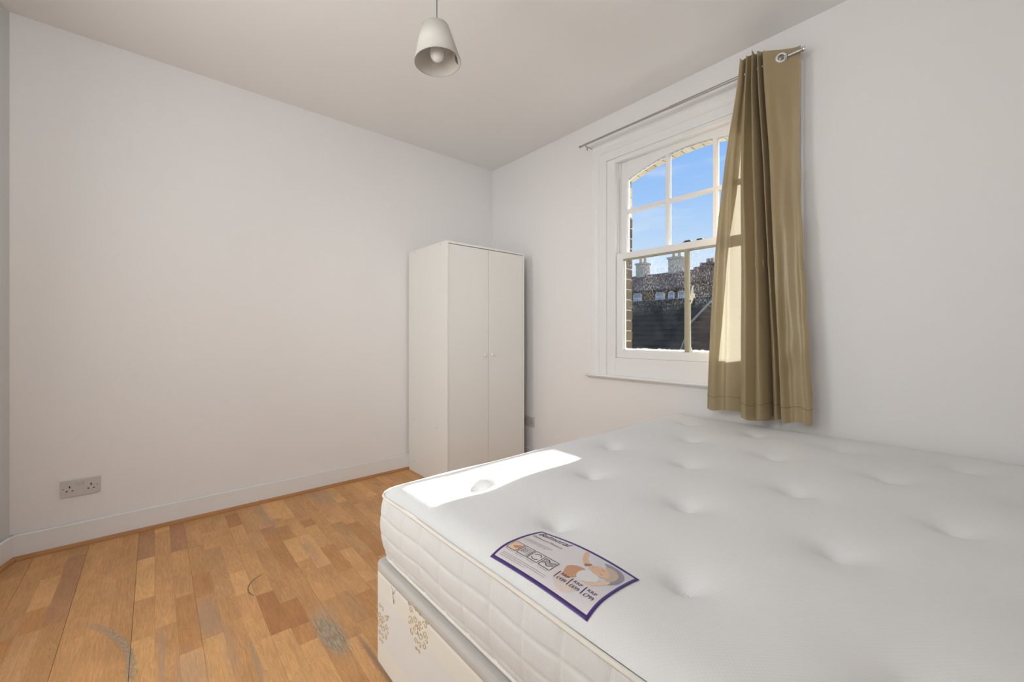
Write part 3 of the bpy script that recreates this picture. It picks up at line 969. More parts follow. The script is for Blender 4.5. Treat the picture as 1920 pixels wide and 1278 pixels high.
obj('lamp_holder', tilt(MB().lathe([(0.0, .01), (.008, .01), (.017, 0.0), (.0185, -.03), (.0185, -.045), (0.0, -.045)], (LX, LY, LT - .008), 24)), trim_m, lamp)
obj('bulb', tilt(MB().lathe([(0.013, 0.0), (0.0135, -.012), (0.018, -.024), (0.0255, -.040), (0.029, -.055), (0.0275, -.070), (0.020, -.082), (0.009, -.0875), (0.0, -.0885)], (LX, LY, LT - .044), 32)), bulb_m, lamp)
# little diamond shaped warning sticker on the inner face
a0 = math.radians(77)     # side of the shade away to the right of the camera
stv = []
zc = LB + 0.030
for da, dz in ((0, -.021), (.13, 0), (0, .021), (-.13, 0)):
    zz = zc + dz
    r = RB + (RT - RB) * (zz - LB) / (LT - LB) - .0026
    stv.append((LX + r * math.cos(a0 + da), LY + r * math.sin(a0 + da), zz))
stv2 = [(LX + (p[0] - LX) * 1.012, LY + (p[1] - LY) * 1.012, p[2]) for p in stv]
obj('sticker', tilt(MB().add(stv + stv2, [(0, 1, 2, 3), (7, 6, 5, 4), (0, 4, 5, 1), (1, 5, 6, 2), (2, 6, 7, 3), (3, 7, 4, 0)])), stk_m, shade, label='dark diamond shaped sticker inside the shade')

# ================================================================== BED BASE
BXL, BXR, BYF, BYB = 1.855, 3.372, 0.521, 2.425
BZ0, BZ1 = 0.095, 0.396
bb = NB('divan_fabric')
pp = bb.pos()
sz = bb.n('ShaderNodeSeparateXYZ'); bb.l(pp, sz.inputs[0])
bandf = bb.math('MULTIPLY', bb.rng(sz.outputs[2], .306, .312), bb.rng(sz.outputs[2], .372, .369))
bandg = bb.rng(sz.outputs[2], .165, .160)
cc = bb.mix(bb.math('MAXIMUM', bandf, bandg), (0.705, 0.695, 0.685, 1), (0.74, 0.71, 0.655, 1))
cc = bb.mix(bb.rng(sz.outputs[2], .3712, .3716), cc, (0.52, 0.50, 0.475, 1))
bb.set(color=cc, rough=0.75, spec=0.2, sheen=0.2)
bb.bump(bb.noise(bb.mapv(pp, (900, 900, 500)), 1, 2), 0.25, 0.0006)
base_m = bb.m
base = empty('divan_base', ((BXL + BXR) / 2, (BYF + BYB) / 2, 0.0), 'cream fabric divan base with gold scroll motifs under the mattress', 'bed base')
def rrect(x0, x1, y0, y1, r, n=6):
    pts = []
    for (cx, cy, a) in ((x1 - r, y0 + r, -PI / 2), (x1 - r, y1 - r, 0), (x0 + r, y1 - r, PI / 2), (x0 + r, y0 + r, PI)):
        for i in range(n + 1):
            t = a + PI / 2 * i / n
            pts.append((cx + r * math.cos(t), cy + r * math.sin(t)))
    return pts
def stackrings(levels, x0, x1, y0, y1, r, n=6):
    """levels = [(inset, z)]; closed top and bottom"""
    mb = MB()
    vs = []
    m = None
    for ins, z in levels:
        q = rrect(x0 + ins, x1 - ins, y0 + ins, y1 - ins, max(r - ins, .004), n)
        m = len(q)
        vs += [(p[0], p[1], z) for p in q]
    fs = []
    for i in range(len(levels) - 1):
        for k in range(m):
            fs.append((i * m + k, i * m + (k + 1) % m, (i + 1) * m + (k + 1) % m, (i + 1) * m + k))
    mb.add(vs, fs, True)
    mb.add(vs[:m], [tuple(range(m))[::-1]])
    mb.add(vs[-m:], [tuple(range(m))])
    return mb
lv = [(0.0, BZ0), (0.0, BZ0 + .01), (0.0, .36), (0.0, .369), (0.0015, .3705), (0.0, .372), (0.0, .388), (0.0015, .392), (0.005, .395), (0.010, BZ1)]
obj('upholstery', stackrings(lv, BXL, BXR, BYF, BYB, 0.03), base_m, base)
for (x, y) in ((BXL + .12, BYF + .12), (BXR - .12, BYF + .12), (BXL + .12, BYB - .12), (BXR - .12, BYB - .12)):
    mb = MB()
    mb.tube([(x, y, BZ0 + .002), (x, y, .045)], 0.008, 10)
    mb.lathe([(0.0, -.011), (.022, -.011), (.026, -.006), (.026, .006), (.022, .011), (0, .011)], (x, y, .0262), 20, (0, 1, 0))
    obj('castor', mb, castor_m, base)
# motifs: mirrored scrolls stitched in gold, on the front face
def scroll(cx, cz, r0, turns, a0, sgn, r1=0.001):
    n = 26
    pts = []
    for i in range(n + 1):
        t = i / n
        r = r0 + (r1 - r0) * t
        a = a0 + sgn * turns * 2 * PI * t
        pts.append((cx + r * math.cos(a), cz + r * math.sin(a)))
    return pts
def motif(cx, cz, sc):
    mb = MB()
    def ribbon(pts, wd=0.0020):
        vs, fs = [], []
        for i, p in enumerate(pts):
            a = pts[max(i - 1, 0)]; c = pts[min(i + 1, len(pts) - 1)]
            d = Vector((c[0] - a[0], c[1] - a[1]))
            if d.length < 1e-7: d = Vector((1, 0))
            d.normalize()
            nx, nz = -d[1] * wd / 2, d[0] * wd / 2
            for s_ in (1, -1):
                for dep in (BYF - .0010, BYF + .0004):
                    vs.append((p[0] + s_ * nx, dep, p[1] + s_ * nz))
        for i in range(len(pts) - 1):
            b_ = 4 * i
            fs += [(b_, b_ + 4, b_ + 6, b_ + 2), (b_, b_ + 1, b_ + 5, b_ + 4), (b_ + 2, b_ + 6, b_ + 7, b_ + 3)]
        mb.add(vs, fs)
    S_ = [(-.5, .45, .16, 1.2, 0, 1), (-.5, .05, .17, 1.2, PI, -1), (-.42, -.38, .15, 1.1, PI / 2, 1), (-.18, .30, .17, 1.3, PI, 1), (-.20, -.12, .18, 1.2, 0, -1),
          (-.15, -.55, .14, 1.1, 0, 1), (-.14, .68, .13, 1.1, 0, 1), (-.62, -.12, .09, .9, 0, 1), (-.10, -.82, .09, 1.0, 0, 1), (-.66, .66, .09, 1.0, 0, -1), (-.12, .05, .08, .9, 0, 1)]
    for x, z, r, tn, a0_, sg in S_:
        for m_ in (1, -1):
            q = scroll(x, z, r, tn, a0_, sg)
            ribbon([(cx + m_ * p[0] * .067 * sc, cz + p[1] * .060 * sc) for p in q if cx + m_ * p[0] * .067 * sc > BXL + .012])
    for k in range(10):
        t = k / 10 * 2 * PI
        ribbon([(cx + .03 * .06 * math.cos(t + u_), cz + .06 * sc * .9 * math.sin(t) * .2 + .002 * math.sin(t + u_)) for u_ in (0, 1, 2, 3)], .0012)
    return mb
for (cx, cz) in ((2.135, .322), (1.905, .218), (2.375, .218), (2.61, .322), (2.85, .218), (3.09, .322)):
    obj('embroidery', motif(cx, cz + .006, 1.12), gold_m, base)
tg = MB()
tg.tube([(1.985, BYF - .001, .366), (1.990, BYF - .004, .350), (1.988, BYF - .003, .338)], 0.0012, 6)
tg.bbox((1.984, BYF - .004, .326), (1.994, BYF - .0015, .339), 0.0008, 1)
obj('thread_tag', tg, cotton_m, base, label='loose white thread with tiny tag')
vm = MB()
vm.tube([(1.975, BYF, .369), (1.988, BYF - .0006, .350), (2.003, BYF, .369)], 0.0008, 5)
obj('stitching', vm, simple('grey_stitch', (0.42, 0.38, 0.34, 1), 0.8), base)

# ================================================================== MATTRESS
MXL, MXR, MYF, MYB = 1.846, 3.366, 0.538, 2.432
MZ0, MZT = 0.398, 0.624
MRC = 0.06
tufts = []
rowsY = (0.79, 1.15, 1.51, 1.87, 2.20)
for ri, y in enumerate(rowsY):
    xs = [2.035 + 0.343 * i for i in range(4)] if ri % 2 == 0 else [2.205 + 0.343 * i for i in range(4)]
    for x in xs:
        if x < MXR - .08:
            tufts.append((x + random.uniform(-.006, .006), y + random.uniform(-.006, .006)))
def edge_dist(x, y):
    """distance inward from the rounded rectangle outline (positive inside)"""
    cx, cy = (MXL + MXR) / 2, (MYF + MYB) / 2
    hx, hy = (MXR - MXL) / 2 - MRC, (MYB - MYF) / 2 - MRC
    qx, qy = abs(x - cx) - hx, abs(y - cy) - hy
    d = math.hypot(max(qx, 0), max(qy, 0)) + min(max(qx, qy), 0) - MRC
    return -d
def mat_z(x, y):
    e = max(edge_dist(x, y), 0.0)
    k = min(e / 0.085, 1.0)
    z = MZT - 0.025 * (1 - k) ** 2.4
    # soft pillow field
    z += 0.0018 * math.sin(x * 9.1 + 1) * math.sin(y * 7.7)
    for tx, ty in tufts:
        r2 = (x - tx) ** 2 + (y - ty) ** 2
        if r2 < 0.05:
            z -= 0.019 * math.exp(-r2 / (2 * 0.062 ** 2)) + 0.021 * math.exp(-r2 / (2 * 0.023 ** 2)) + .009 * math.exp(-r2 / (2 * .009 ** 2))
    return z
# top panel: grid mapped on the rounded rectangle
def squircle_pt(u, v):
    """(u,v) in [-1,1]^2 -> point of the rounded rectangle"""
    cx, cy = (MXL + MXR) / 2, (MYF + MYB) / 2
    hx, hy = (MXR - MXL) / 2, (MYB - MYF) / 2
    x, y = cx + u * hx, cy + v * hy
    qx, qy = abs(u * hx) - (hx - MRC), abs(v * hy) - (hy - MRC)
    if qx > 0 and qy > 0:
        m = max(qx, qy)
        l = math.hypot(qx, qy)
        f = m / l
        x = cx + math.copysign(hx - MRC + qx * f, u)
        y = cy + math.copysign(hy - MRC + qy * f, v)
    return x, y
NX, NY = 170, 210
tm = MB()
vs = []
for j in range(NY + 1):
    for i in range(NX + 1):
        x, y = squircle_pt(-1 + 2 * i / NX, -1 + 2 * j / NY)
        vs.append((x, y, mat_z(x, y)))
tm.add(vs, [(j * (NX + 1) + i, j * (NX + 1) + i + 1, (j + 1) * (NX + 1) + i + 1, (j + 1) * (NX + 1) + i) for j in range(NY) for i in range(NX)], True)
def knit(name, col, pitch, strength, rotz=0.0, side=False):
    b = NB(name)
    p = b.pos()
    sp = b.n('ShaderNodeSeparateXYZ')
    b.l(b.mapv(p, (1, 1, 1), rot=(0, 0, rotz)), sp.inputs[0])
    k = 2 * PI / pitch
    if side:
        u_ = b.math('ADD', sp.outputs[0], sp.outputs[1])
        a = b.math('SINE', b.math('MULTIPLY', b.math('ADD', u_, b.math('MULTIPLY', sp.outputs[2], 0.55)), k))
        c = b.math('SINE', b.math('MULTIPLY', b.math('SUBTRACT', sp.outputs[2], b.math('MULTIPLY', u_, 0.25)), k))
    else:
        a = b.math('SINE', b.math('MULTIPLY', sp.outputs[0], k))
        c = b.math('SINE', b.math('MULTIPLY', sp.outputs[1], k))
    h = b.math('MULTIPLY', a, c)
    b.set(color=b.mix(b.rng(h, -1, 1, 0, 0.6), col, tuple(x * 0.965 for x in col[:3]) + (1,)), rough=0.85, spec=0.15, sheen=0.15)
    b.bump(h, strength, 0.0012)
    return b.m
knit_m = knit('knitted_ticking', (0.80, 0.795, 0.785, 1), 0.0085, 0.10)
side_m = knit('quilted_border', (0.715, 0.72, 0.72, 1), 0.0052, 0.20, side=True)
matt = empty('mattress', ((MXL + MXR) / 2, (MYF + MYB) / 2, MZ0), 'white tufted mattress with quilted sides lying on the divan base', 'mattress')
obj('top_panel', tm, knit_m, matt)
# quilted border, continuous round the mattress
def border_path(n_c=16, step=0.004):
    pts = []
    x0, x1, y0, y1, r = MXL, MXR, MYF, MYB, MRC
    def seg(a, b_):
        L = math.hypot(b_[0] - a[0], b_[1] - a[1])
        m = max(int(L / step), 1)
        for i in range(m):
            pts.append((a[0] + (b_[0] - a[0]) * i / m, a[1] + (b_[1] - a[1]) * i / m))
    def cor(cx, cy, a):
        for i in range(n_c):
            t = a + PI / 2 * i / n_c
            pts.append((cx + r * math.cos(t), cy + r * math.sin(t)))
    seg((x0 + r, y0), (x1 - r, y0)); cor(x1 - r, y0 + r, -PI / 2)
    seg((x1, y0 + r), (x1, y1 - r)); cor(x1 - r, y1 - r, 0)
    seg((x1 - r, y1), (x0 + r, y1)); cor(x0 + r, y1 - r, PI / 2)
    seg((x0, y1 - r), (x0, y0 + r)); cor(x0 + r, y0 + r, PI)
    return pts
bp_ = border_path()
nb = len(bp_)
nrm2 = []
arcl = [0.0]
for i in range(nb):
    a, c = bp_[i - 1], bp_[(i + 1) % nb]
    d = Vector((c[0] - a[0], c[1] - a[1])).normalized()
    nrm2.append((d[1], -d[0]))
    arcl.append(arcl[-1] + math.dist(bp_[i], bp_[(i + 1) % nb]))
ZB, ZTOP = MZ0 + .008, MZT - .030
NZ = 50
sm = MB()
vs = []
QW = 0.100
for j in range(NZ + 1):
    t = j / NZ
    z = ZB + (ZTOP - ZB) * t
    bulge = 0.012 * math.sin(PI * t) ** 0.7 - 0.012 * (1 - t) ** 3
    for i in range(nb):
        # quilting: vertical seams and slanting seams
        s_ = arcl[i] - .024
        dv = abs(((s_ / QW + 0.5) % 1.0) - 0.5) * QW
        sl_ = (z - 0.486 + 0.003 * math.sin(s_ * 23)) / 0.054
        dh = abs(((sl_ + 0.5) % 1.0) - 0.5) * 0.054
        q = (0.1 + 0.9 * min(1.0, dv / 0.009) ** 0.8) * (0.3 + 0.7 * min(1.0, dh / 0.007) ** 0.8) * (0.75 + 0.25 * min(1, dv / .04) * min(1, dh / .02))
        off = bulge + 0.0046 * (q - 1.0) + 0.004
        vs.append((bp_[i][0] + nrm2[i][0] * off, bp_[i][1] + nrm2[i][1] * off, z))
sm.add(vs, [(j * nb + i, j * nb + (i + 1) % nb, (j + 1) * nb + (i + 1) % nb, (j + 1) * nb + i) for j in range(NZ) for i in range(nb)], True)
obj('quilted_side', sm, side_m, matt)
obj('piping', MB().tube([(bp_[i][0] + nrm2[i][0] * .004, bp_[i][1] + nrm2[i][1] * .004, MZT - .0275 + .0022 * math.sin(arcl[i] * 5.0) + .0012 * math.sin(arcl[i] * 13)) for i in range(0, nb, 4)], 0.0052, 8, closed=True), pipe_m, matt)
obj('piping', MB().tube([(bp_[i][0] + nrm2[i][0] * (.0005), bp_[i][1] + nrm2[i][1] * (.0005), MZT - .0375 + .0022 * math.sin(arcl[i] * 5.0)) for i in range(0, nb, 4)], 0.0032, 8, closed=True), pipe_m, matt)
obj('piping', MB().tube([(bp_[i][0] - nrm2[i][0] * .009, bp_[i][1] - nrm2[i][1] * .009, MZ0 + .007) for i in range(0, nb, 4)], 0.0058, 8, closed=True), pipe_m, matt)
obj('bottom_panel', MB().prism([(bp_[i][0] - nrm2[i][0] * .01, bp_[i][1] - nrm2[i][1] * .01) for i in range(0, nb, 4)], 'z', MZ0, MZ0 + .01), knit_m, matt, fixn=True)
# tufts: little knots of cotton
for tx, ty in tufts:
    mb = MB()
    zt = mat_z(tx, ty)
    for k in range(7):
        a = k / 7 * 2 * PI
        rr2 = 0.0065
        cxk, cyk = (tx + rr2 * math.cos(a), ty + rr2 * math.sin(a)) if k else (tx, ty)
        pr_ = [(0.0, .005), (.003, .0042), (.0048, .001), (.004, -.002), (0, -.003)]
        mb.lathe(pr_, (cxk, cyk, zt + .003), 7)
    obj('tuft', mb, cotton_m, matt)

# ------------------------------------------------------------------ printed label on the mattress
LXo, LYo = 2.397, 0.556
LW, LH = 0.268, 0.162
def lab(u, v, lift=0.0):
    x, y = LXo + u / 1000.0, LYo + v / 1000.0
    x += -0.002 * math.sin(v / 162 * PI)
    y += 0.0025 * math.sin(u / 268 * PI)
    return (x, y, mat_z(x, y) + 0.0012 + lift * 0.7)
def lab_grid(u0, u1, v0, v1, nu, nv, lift, thick=0.0006):
    mb = MB()
    vs = []
    for l_ in (lift, lift - thick):
        for j in range(nv + 1):
            for i in range(nu + 1):
                vs.append(lab(u0 + (u1 - u0) * i / nu, v0 + (v1 - v0) * j / nv, l_))
    m = (nu + 1)
    n = m * (nv + 1)
    fs = []
    for j in range(nv):
        for i in range(nu):
            a = j * m + i
            fs.append((a, a + 1, a + m + 1, a + m))
            fs.append((n + a, n + a + m, n + a + m + 1, n + a + 1))
    for i in range(nu):
        fs.append((i, n + i, n + i + 1, i + 1))
        a = nv * m + i
        fs.append((a, a + 1, n + a + 1, n + a))
    for j in range(nv):
        a = j * m
        fs.append((a, a + m, n + a + m, n + a))
        a = j * m + nu
        fs.append((a, n + a, n + a + m, a + m))
    mb.add(vs, fs, True)
    return mb
labp = NB('satin_label')
pp = labp.pos()
sx = labp.n('ShaderNodeSeparateXYZ'); labp.l(pp, sx.inputs[0])
tone = labp.rng(sx.outputs[0], LXo + .11, LXo + .24, 0, 1, True)
labp.set(color=labp.mix(labp.math('MULTIPLY', tone, labp.rng(sx.outputs[1], LYo + .05, LYo + .12, 0, 1, True)), (0.70, 0.655, 0.66, 1), (0.60, 0.60, 0.64, 1)), rough=0.38, spec=0.45)
lm = labp.m
purple_m = simple('purple_print', srgb(74, 44, 122), 0.40, spec=0.45, var=0.1, nscale=60)
ink_m = simple('black_print', srgb(52, 40, 52), 0.5, spec=0.3)
inkp_m = simple('violet_print', srgb(66, 40, 92), 0.5, spec=0.3)
greyink_m = simple('grey_print', srgb(138, 122, 124), 0.5, spec=0.3)
skin_m = simple('skin_tone_print', srgb(226, 188, 158), 0.5, spec=0.3, var=0.12, nscale=40)
skind_m = simple('shaded_skin_print', srgb(206, 158, 124), 0.5, spec=0.3, var=0.15, nscale=60)
hair_m = simple('brown_hair_print', srgb(116, 82, 70), 0.5, spec=0.3)
hair2_m = simple('ash_hair_print', srgb(158, 150, 156), 0.5, spec=0.3, var=0.1, nscale=60)
cloth_m = simple('white_cloth_print', srgb(226, 222, 222), 0.5, spec=0.3)
flesh_m = simple('peach_print', srgb(228, 200, 176), 0.5, spec=0.3)
orange_m = simple('orange_print', srgb(218, 150, 100), 0.5, spec=0.3, var=0.3, nscale=150)
label = obj('care_label', lab_grid(0, 268, 0, 162, 36, 22, 0.0), lm, matt, label='white printed label with purple border on the mattress corner')
bo = MB()
for (u0, u1, v0, v1) in ((0, 268, 0, 7.5), (0, 268, 156, 162), (0, 6.5, 0, 162), (261, 268, 0, 162)):
    g = lab_grid(u0, u1, v0, v1, 30 if u1 - u0 > 20 else 2, 20 if v1 - v0 > 20 else 2, 0.0004, 0.0003)
    bo.add(g.v, g.f, True)
obj('border', bo, purple_m, label)
def blobs(name, polys, mat, lift):
    mb = MB()
    for poly in polys:
        # Catmull-Rom smoothing of the outline
        n = len(poly)
        pts = []
        for i in range(n):
            p0, p1, p2, p3 = [Vector(poly[(i + k) % n]) for k in (-1, 0, 1, 2)]
            for s_ in range(5):
                t = s_ / 5
                pts.append(0.5 * ((2 * p1) + (-p0 + p2) * t + (2 * p0 - 5 * p1 + 4 * p2 - p3) * t * t + (-p0 + 3 * p1 - 3 * p2 + p3) * t ** 3))
        c = sum(pts, Vector((0, 0))) / len(pts)
        vs = [lab(c[0], c[1], lift)] + [lab(c[0] + (p[0] - c[0]) * .5, c[1] + (p[1] - c[1]) * .5, lift) for p in pts] + [lab(p[0], p[1], lift) for p in pts]
        m = len(pts)
        fs = [(0, 1 + i, 1 + (i + 1) % m) for i in range(m)] + [(1 + i, 1 + m + i, 1 + m + (i + 1) % m, 1 + (i + 1) % m) for i in range(m)]
        mb.add(vs, fs, True)
    return obj(name, mb, mat, label)
# sleeping figure printed at the right of the label
peach_m = simple('faded_peach_print', srgb(222, 206, 196), 0.5, spec=0.3, var=0.1, nscale=30)
blobs('printed_glow', [[(150, 50), (164, 60), (182, 58), (200, 48), (214, 34), (204, 20), (184, 16), (164, 26), (152, 38)]], peach_m, .0003)
blobs('printed_shadow', [[(196, 146), (214, 151), (238, 148), (254, 132), (256, 108), (246, 92), (236, 96), (240, 112), (230, 130), (210, 140)]], hair2_m, .0003)
blobs('printed_arm', [[(143, 150), (150, 154), (157, 144), (165, 130), (178, 124), (184, 114), (174, 110), (160, 120), (149, 136)]], skin_m, .0004)
blobs('printed_arm', [[(180, 64), (192, 66), (208, 61), (226, 64), (240, 82), (245, 98), (238, 104), (230, 92), (216, 76), (198, 70)]], flesh_m, .0004)
blobs('printed_shoulder', [[(154, 80), (163, 92), (178, 98), (190, 95), (196, 84), (192, 68), (184, 54), (172, 48), (163, 56), (157, 68)]], skind_m, .0004)
blobs('printed_gown', [[(186, 94), (198, 103), (212, 101), (223, 92), (226, 81), (214, 69), (200, 62), (188, 67), (182, 80)]], cloth_m, .0006)
neck_m = simple('neck_shadow_print', srgb(160, 118, 96), 0.5, spec=0.3)
blobs('printed_hair', [[(172, 113), (178, 119), (184, 122), (184, 115), (180, 109), (176, 107)]], neck_m, .0007)
blobs('printed_hair', [[(206, 137), (222, 142), (238, 135), (246, 120), (244, 104), (236, 98), (232, 106), (226, 122), (214, 131)]], simple('fair_hair_print', srgb(206, 186, 168), 0.5, spec=0.3, var=0.2, nscale=120), .0007)
blobs('printed_face', [[(185, 109), (187, 119), (197, 127), (211, 130), (224, 125), (232, 116), (232, 106), (224, 100), (210, 100), (196, 102)]], skin_m, .0009)
def stroke(name, pts, wd, mat):
    mb = MB()
    line(mb, pts, wd, .0013)
    return obj(name, mb, mat, label)
# small icons
def line(mb, pts, wd, lift=.0006):
    fine_pts = [pts[0]]
    for a, c in zip(pts, pts[1:]):
        m = max(1, int(math.dist(a, c) / 4))
        fine_pts += [(a[0] + (c[0] - a[0]) * i / m, a[1] + (c[1] - a[1]) * i / m) for i in range(1, m + 1)]
    pts = fine_pts
    vs, fs = [], []
    for i, p in enumerate(pts):
        a = pts[max(i - 1, 0)]; c = pts[min(i + 1, len(pts) - 1)]
        d = Vector((c[0] - a[0], c[1] - a[1]))
        d = d.normalized() if d.length > 1e-9 else Vector((1, 0))
        for s_ in (1, -1):
            vs.append(lab(p[0] - s_ * d[1] * wd / 2, p[1] + s_ * d[0] * wd / 2, lift))
    for i in range(len(pts) - 1):
        fs.append((2 * i, 2 * i + 1, 2 * i + 3, 2 * i + 2))
    mb.add(vs, fs)
stroke('printed_eye', [(208, 123), (210.5, 121.6), (213.5, 121.8), (215, 123.2)], 1.1, hair_m)
stroke('printed_eye', [(214, 108.5), (216.5, 107), (219.5, 107.2), (221, 108.6)], 1.1, hair_m)
stroke('printed_mouth', [(192, 116), (193.5, 113), (193, 110.5)], 1.6, skind_m)
stroke('printed_nose', [(212, 115), (203, 114), (201.5, 116)], 0.9, skind_m)
ic = MB()
IU = [(10, 38), (42, 70), (74, 103), (108, 140)]
for (a, b_) in IU:
    line(ic, [(a, 40), (b_, 40), (b_, 71), (a, 71), (a, 39.5)], 1.5)
# spring outline, turning arrows, layered waves
for k in range(3):
    u0 = 49 + k * 5
    line(ic, [(u0 + 2 * math.sin(t * 1.6), 47 + t * 1.6) for t in range(11)], 1.0)
line(ic, [(47, 46), (47, 65), (65, 65), (65, 46)], 0.9)
line(ic, [(88.5 + 10 * math.cos(t * .3), 55.5 + 10.5 * math.sin(t * .3)) for t in range(1, 10)], 1.7)
line(ic, [(88.5 + 10 * math.cos(t * .3), 55.5 + 10.5 * math.sin(t * .3)) for t in range(12, 20)], 1.7)
line(ic, [(110 + t * 2, 62 + 3.4 * math.sin(t * .6)) for t in range(15)], 1.7)
line(ic, [(110 + t * 2, 50 + 3.4 * math.sin(t * .6)) for t in range(15)], 1.7)
for k in range(9):
    line(ic, [(112 + k * 3, 52 + 3 * math.sin((1 + k * 1.5) * .6)), (113.5 + k * 3, 61 + 3 * math.sin((1 + k * 1.5) * .6))], 0.7)
obj('icons', ic, ink_m, label)
blobs('icon_picture', [[(12, 42), (12, 69), (36, 69), (36, 42)]], flesh_m, .0004)
blobs('icon_picture', [[(20, 52), (28, 60), (35, 64), (35, 52), (28, 48)]], orange_m, .0005)
# lettering
def text(body, u, v, size, mat, lift=.0007, shear=0.0, name='lettering', width=None):
    cu = bpy.data.curves.new('t', 'FONT')
    cu.body = body
    cu.size = size
    cu.shear = shear
    cu.resolution_u = 3
    to = bpy.data.objects.new('t', cu)
    COL.objects.link(to)
    bpy.context.view_layer.update()
    dg = bpy.context.evaluated_depsgraph_get()
    me = bpy.data.meshes.new_from_object(to.evaluated_get(dg))
    bpy.data.objects.remove(to)
    xs_ = [q.co.x for q in me.vertices]
    k = (width / (max(xs_) - min(xs_))) if width else 1.0
    mb = MB()
    mb.add([lab(u + q.co.x * k, v + q.co.y, lift) for q in me.vertices], [tuple(p.vertices) for p in me.polygons])
    bpy.data.meshes.remove(me)
    return obj(name, mb, mat, label)
text('Balmoral', 11, 136, 24, ink_m, shear=0.25, width=92)
text('Orthocare Memory', 11, 118, 12, greyink_m, shear=0.1, width=90)
def small_print(rows):
    # rows of print too small to read: short word-long dashes
    rp = random.Random(4)
    mb = MB()
    for u0, u1, v, wd in rows:
        u = u0
        while u < u1:
            e = min(u1, u + rp.uniform(2.0, 7.5))
            line(mb, [(u, v), (e, v)], wd * rp.uniform(.8, 1.1), .0007)
            u = e + 1.2
    o = obj('small_print', mb, greyink_m, label, kind='stuff')
    return o
small_print([(12, 92, 100.5, 1.1), (12, 88, 96, 1.1), (14, 80, 91.5, 1.1), (12, 36, 35, 1.0), (44, 68, 35, 1.0), (76, 100, 35, 1.0), (110, 138, 35, 1.0),
             (16, 146, 24.5, 1.0), (16, 146, 20, 1.0), (16, 92, 15.5, 1.0)])
for (u, t_, pr_) in ((158, 'RRP', '\u00a3499'), (191, 'RRP', '\u00a3699'), (225, 'RRP', '\u00a3799')):
    pb = MB()
    line(pb, [(u, 33), (u, 55)], 1.8, .0012)
    obj('price_bar', pb, inkp_m, label)
    text(t_, u + 5, 46.5, 10.5, inkp_m, .0012, 0, 'price', 20)
    text(pr_, u + 5, 33.5, 12, inkp_m, .0012, 0, 'price', 22)

# ================================================================== CURTAIN POLE
pole = empty('curtain_pole', (1.845, 2.35, 2.467), 'thin grey metal curtain pole running above the window', 'curtain pole')
obj('pole', MB().tube([(1.165, 2.35, 2.467), (1.86, 2.35, 2.467)], 0.0068, 14).tube([(1.86, 2.35, 2.467), (2.535, 2.35, 2.467)], 0.0085, 14), metal_m, pole)
def bracket(x):
    mb = MB()
    mb.lathe([(0.0, .0), (.016, .0), (.016, .004), (.0, .004)], (x, D2 - .0365 if False else D2, 2.452), 16, (0, -1, 0))
    mb.tube([(x, D2 - .001, 2.452), (x, 2.375, 2.450), (x, 2.352, 2.447), (x, 2.339, 2.455), (x, 2.337, 2.468)], 0.0038, 8)
    mb.tube([(x, 2.360, 2.449), (x, 2.360, 2.425)], 0.0042, 8)
    return mb
for x in (1.222, 2.47):
    obj('bracket', bracket(x), metal_m, pole)
obj('finial', MB().lathe([(0.0, .012), (.009, .012), (.0105, .009), (.0105, 0), (.0085, 0)], (2.533, 2.35, 2.467), 16, (1, 0, 0)), chrome_m, pole)
obj('finial', MB().lathe([(0.0, .006), (.0075, .006), (.008, 0.0)], (1.166, 2.35, 2.467), 14, (-1, 0, 0)), metal_m, pole)

# ================================================================== CURTAIN
# columns of the cloth: x at four heights (top, upper, middle, hem) and the depth towards the room at top and hem
CT = [((2.292, 2.252, 2.190, 2.136), -.008, -.006),
      ((2.264, 2.192, 2.136, 2.098), -.009, -.008),
      ((2.256, 2.177, 2.120, 2.085), .000, .000),
      ((2.268, 2.196, 2.150, 2.120), .022, .016),
      ((2.280, 2.222, 2.192, 2.172), .012, .004),
      ((2.287, 2.246, 2.228, 2.215), -.018, .012),
      ((2.318, 2.318, 2.335, 2.345), -.036, -.045),
      ((2.300, 2.295, 2.305, 2.310), -.022, -.020),
      ((2.289, 2.270, 2.274, 2.277), .004, .034),
      ((2.302, 2.289, 2.300, 2.303), .028, .058),
      ((2.312, 2.306, 2.325, 2.327), .006, .030),
      ((2.340, 2.365, 2.395, 2.415), -.036, -.055),
      ((2.322, 2.330, 2.350, 2.352), -.020, -.030),
      ((2.317, 2.321, 2.336, 2.338), .004, .018),
      ((2.327, 2.338, 2.356, 2.366), .030, .052),
      ((2.335, 2.352, 2.372, 2.394), .004, .010),
      ((2.338, 2.358, 2.377, 2.400), -.030, -.045),
      ((2.341, 2.364, 2.385, 2.410), .002, -.012),
      ((2.352, 2.378, 2.399, 2.428), .028, .004),
      ((2.362, 2.390, 2.413, 2.452), -.028, -.036),
      ((2.369, 2.402, 2.427, 2.460), .020, .050),
      ((2.384, 2.418, 2.438, 2.474), .026, .056),
      ((2.415, 2.443, 2.460, 2.495), .014, .030),
      ((2.446, 2.464, 2.482, 2.517), .002, .036),
      ((2.485, 2.488, 2.512, 2.548), -.014, .026),
      ((2.510, 2.507, 2.530, 2.566), -.022, .034),
      ((2.523, 2.522, 2.546, 2.582), -.020, .020)]
ZL = (2.52, 1.98, 1.44, 0.675)
def interp_z(vals, z):
    # monotone piecewise interpolation over ZL
    for i in range(3):
        if z >= ZL[i + 1] or i == 2:
            t = (ZL[i] - z) / (ZL[i] - ZL[i + 1])
            p0 = vals[i - 1] if i > 0 else vals[0]
            p3 = vals[i + 2] if i < 2 else vals[3]
            p1, p2 = vals[i], vals[i + 1]
            return 0.5 * (2 * p1 + (-p0 + p2) * t + (2 * p0 - 5 * p1 + 4 * p2 - p3) * t * t + (-p0 + 3 * p1 - 3 * p2 + p3) * t ** 3)
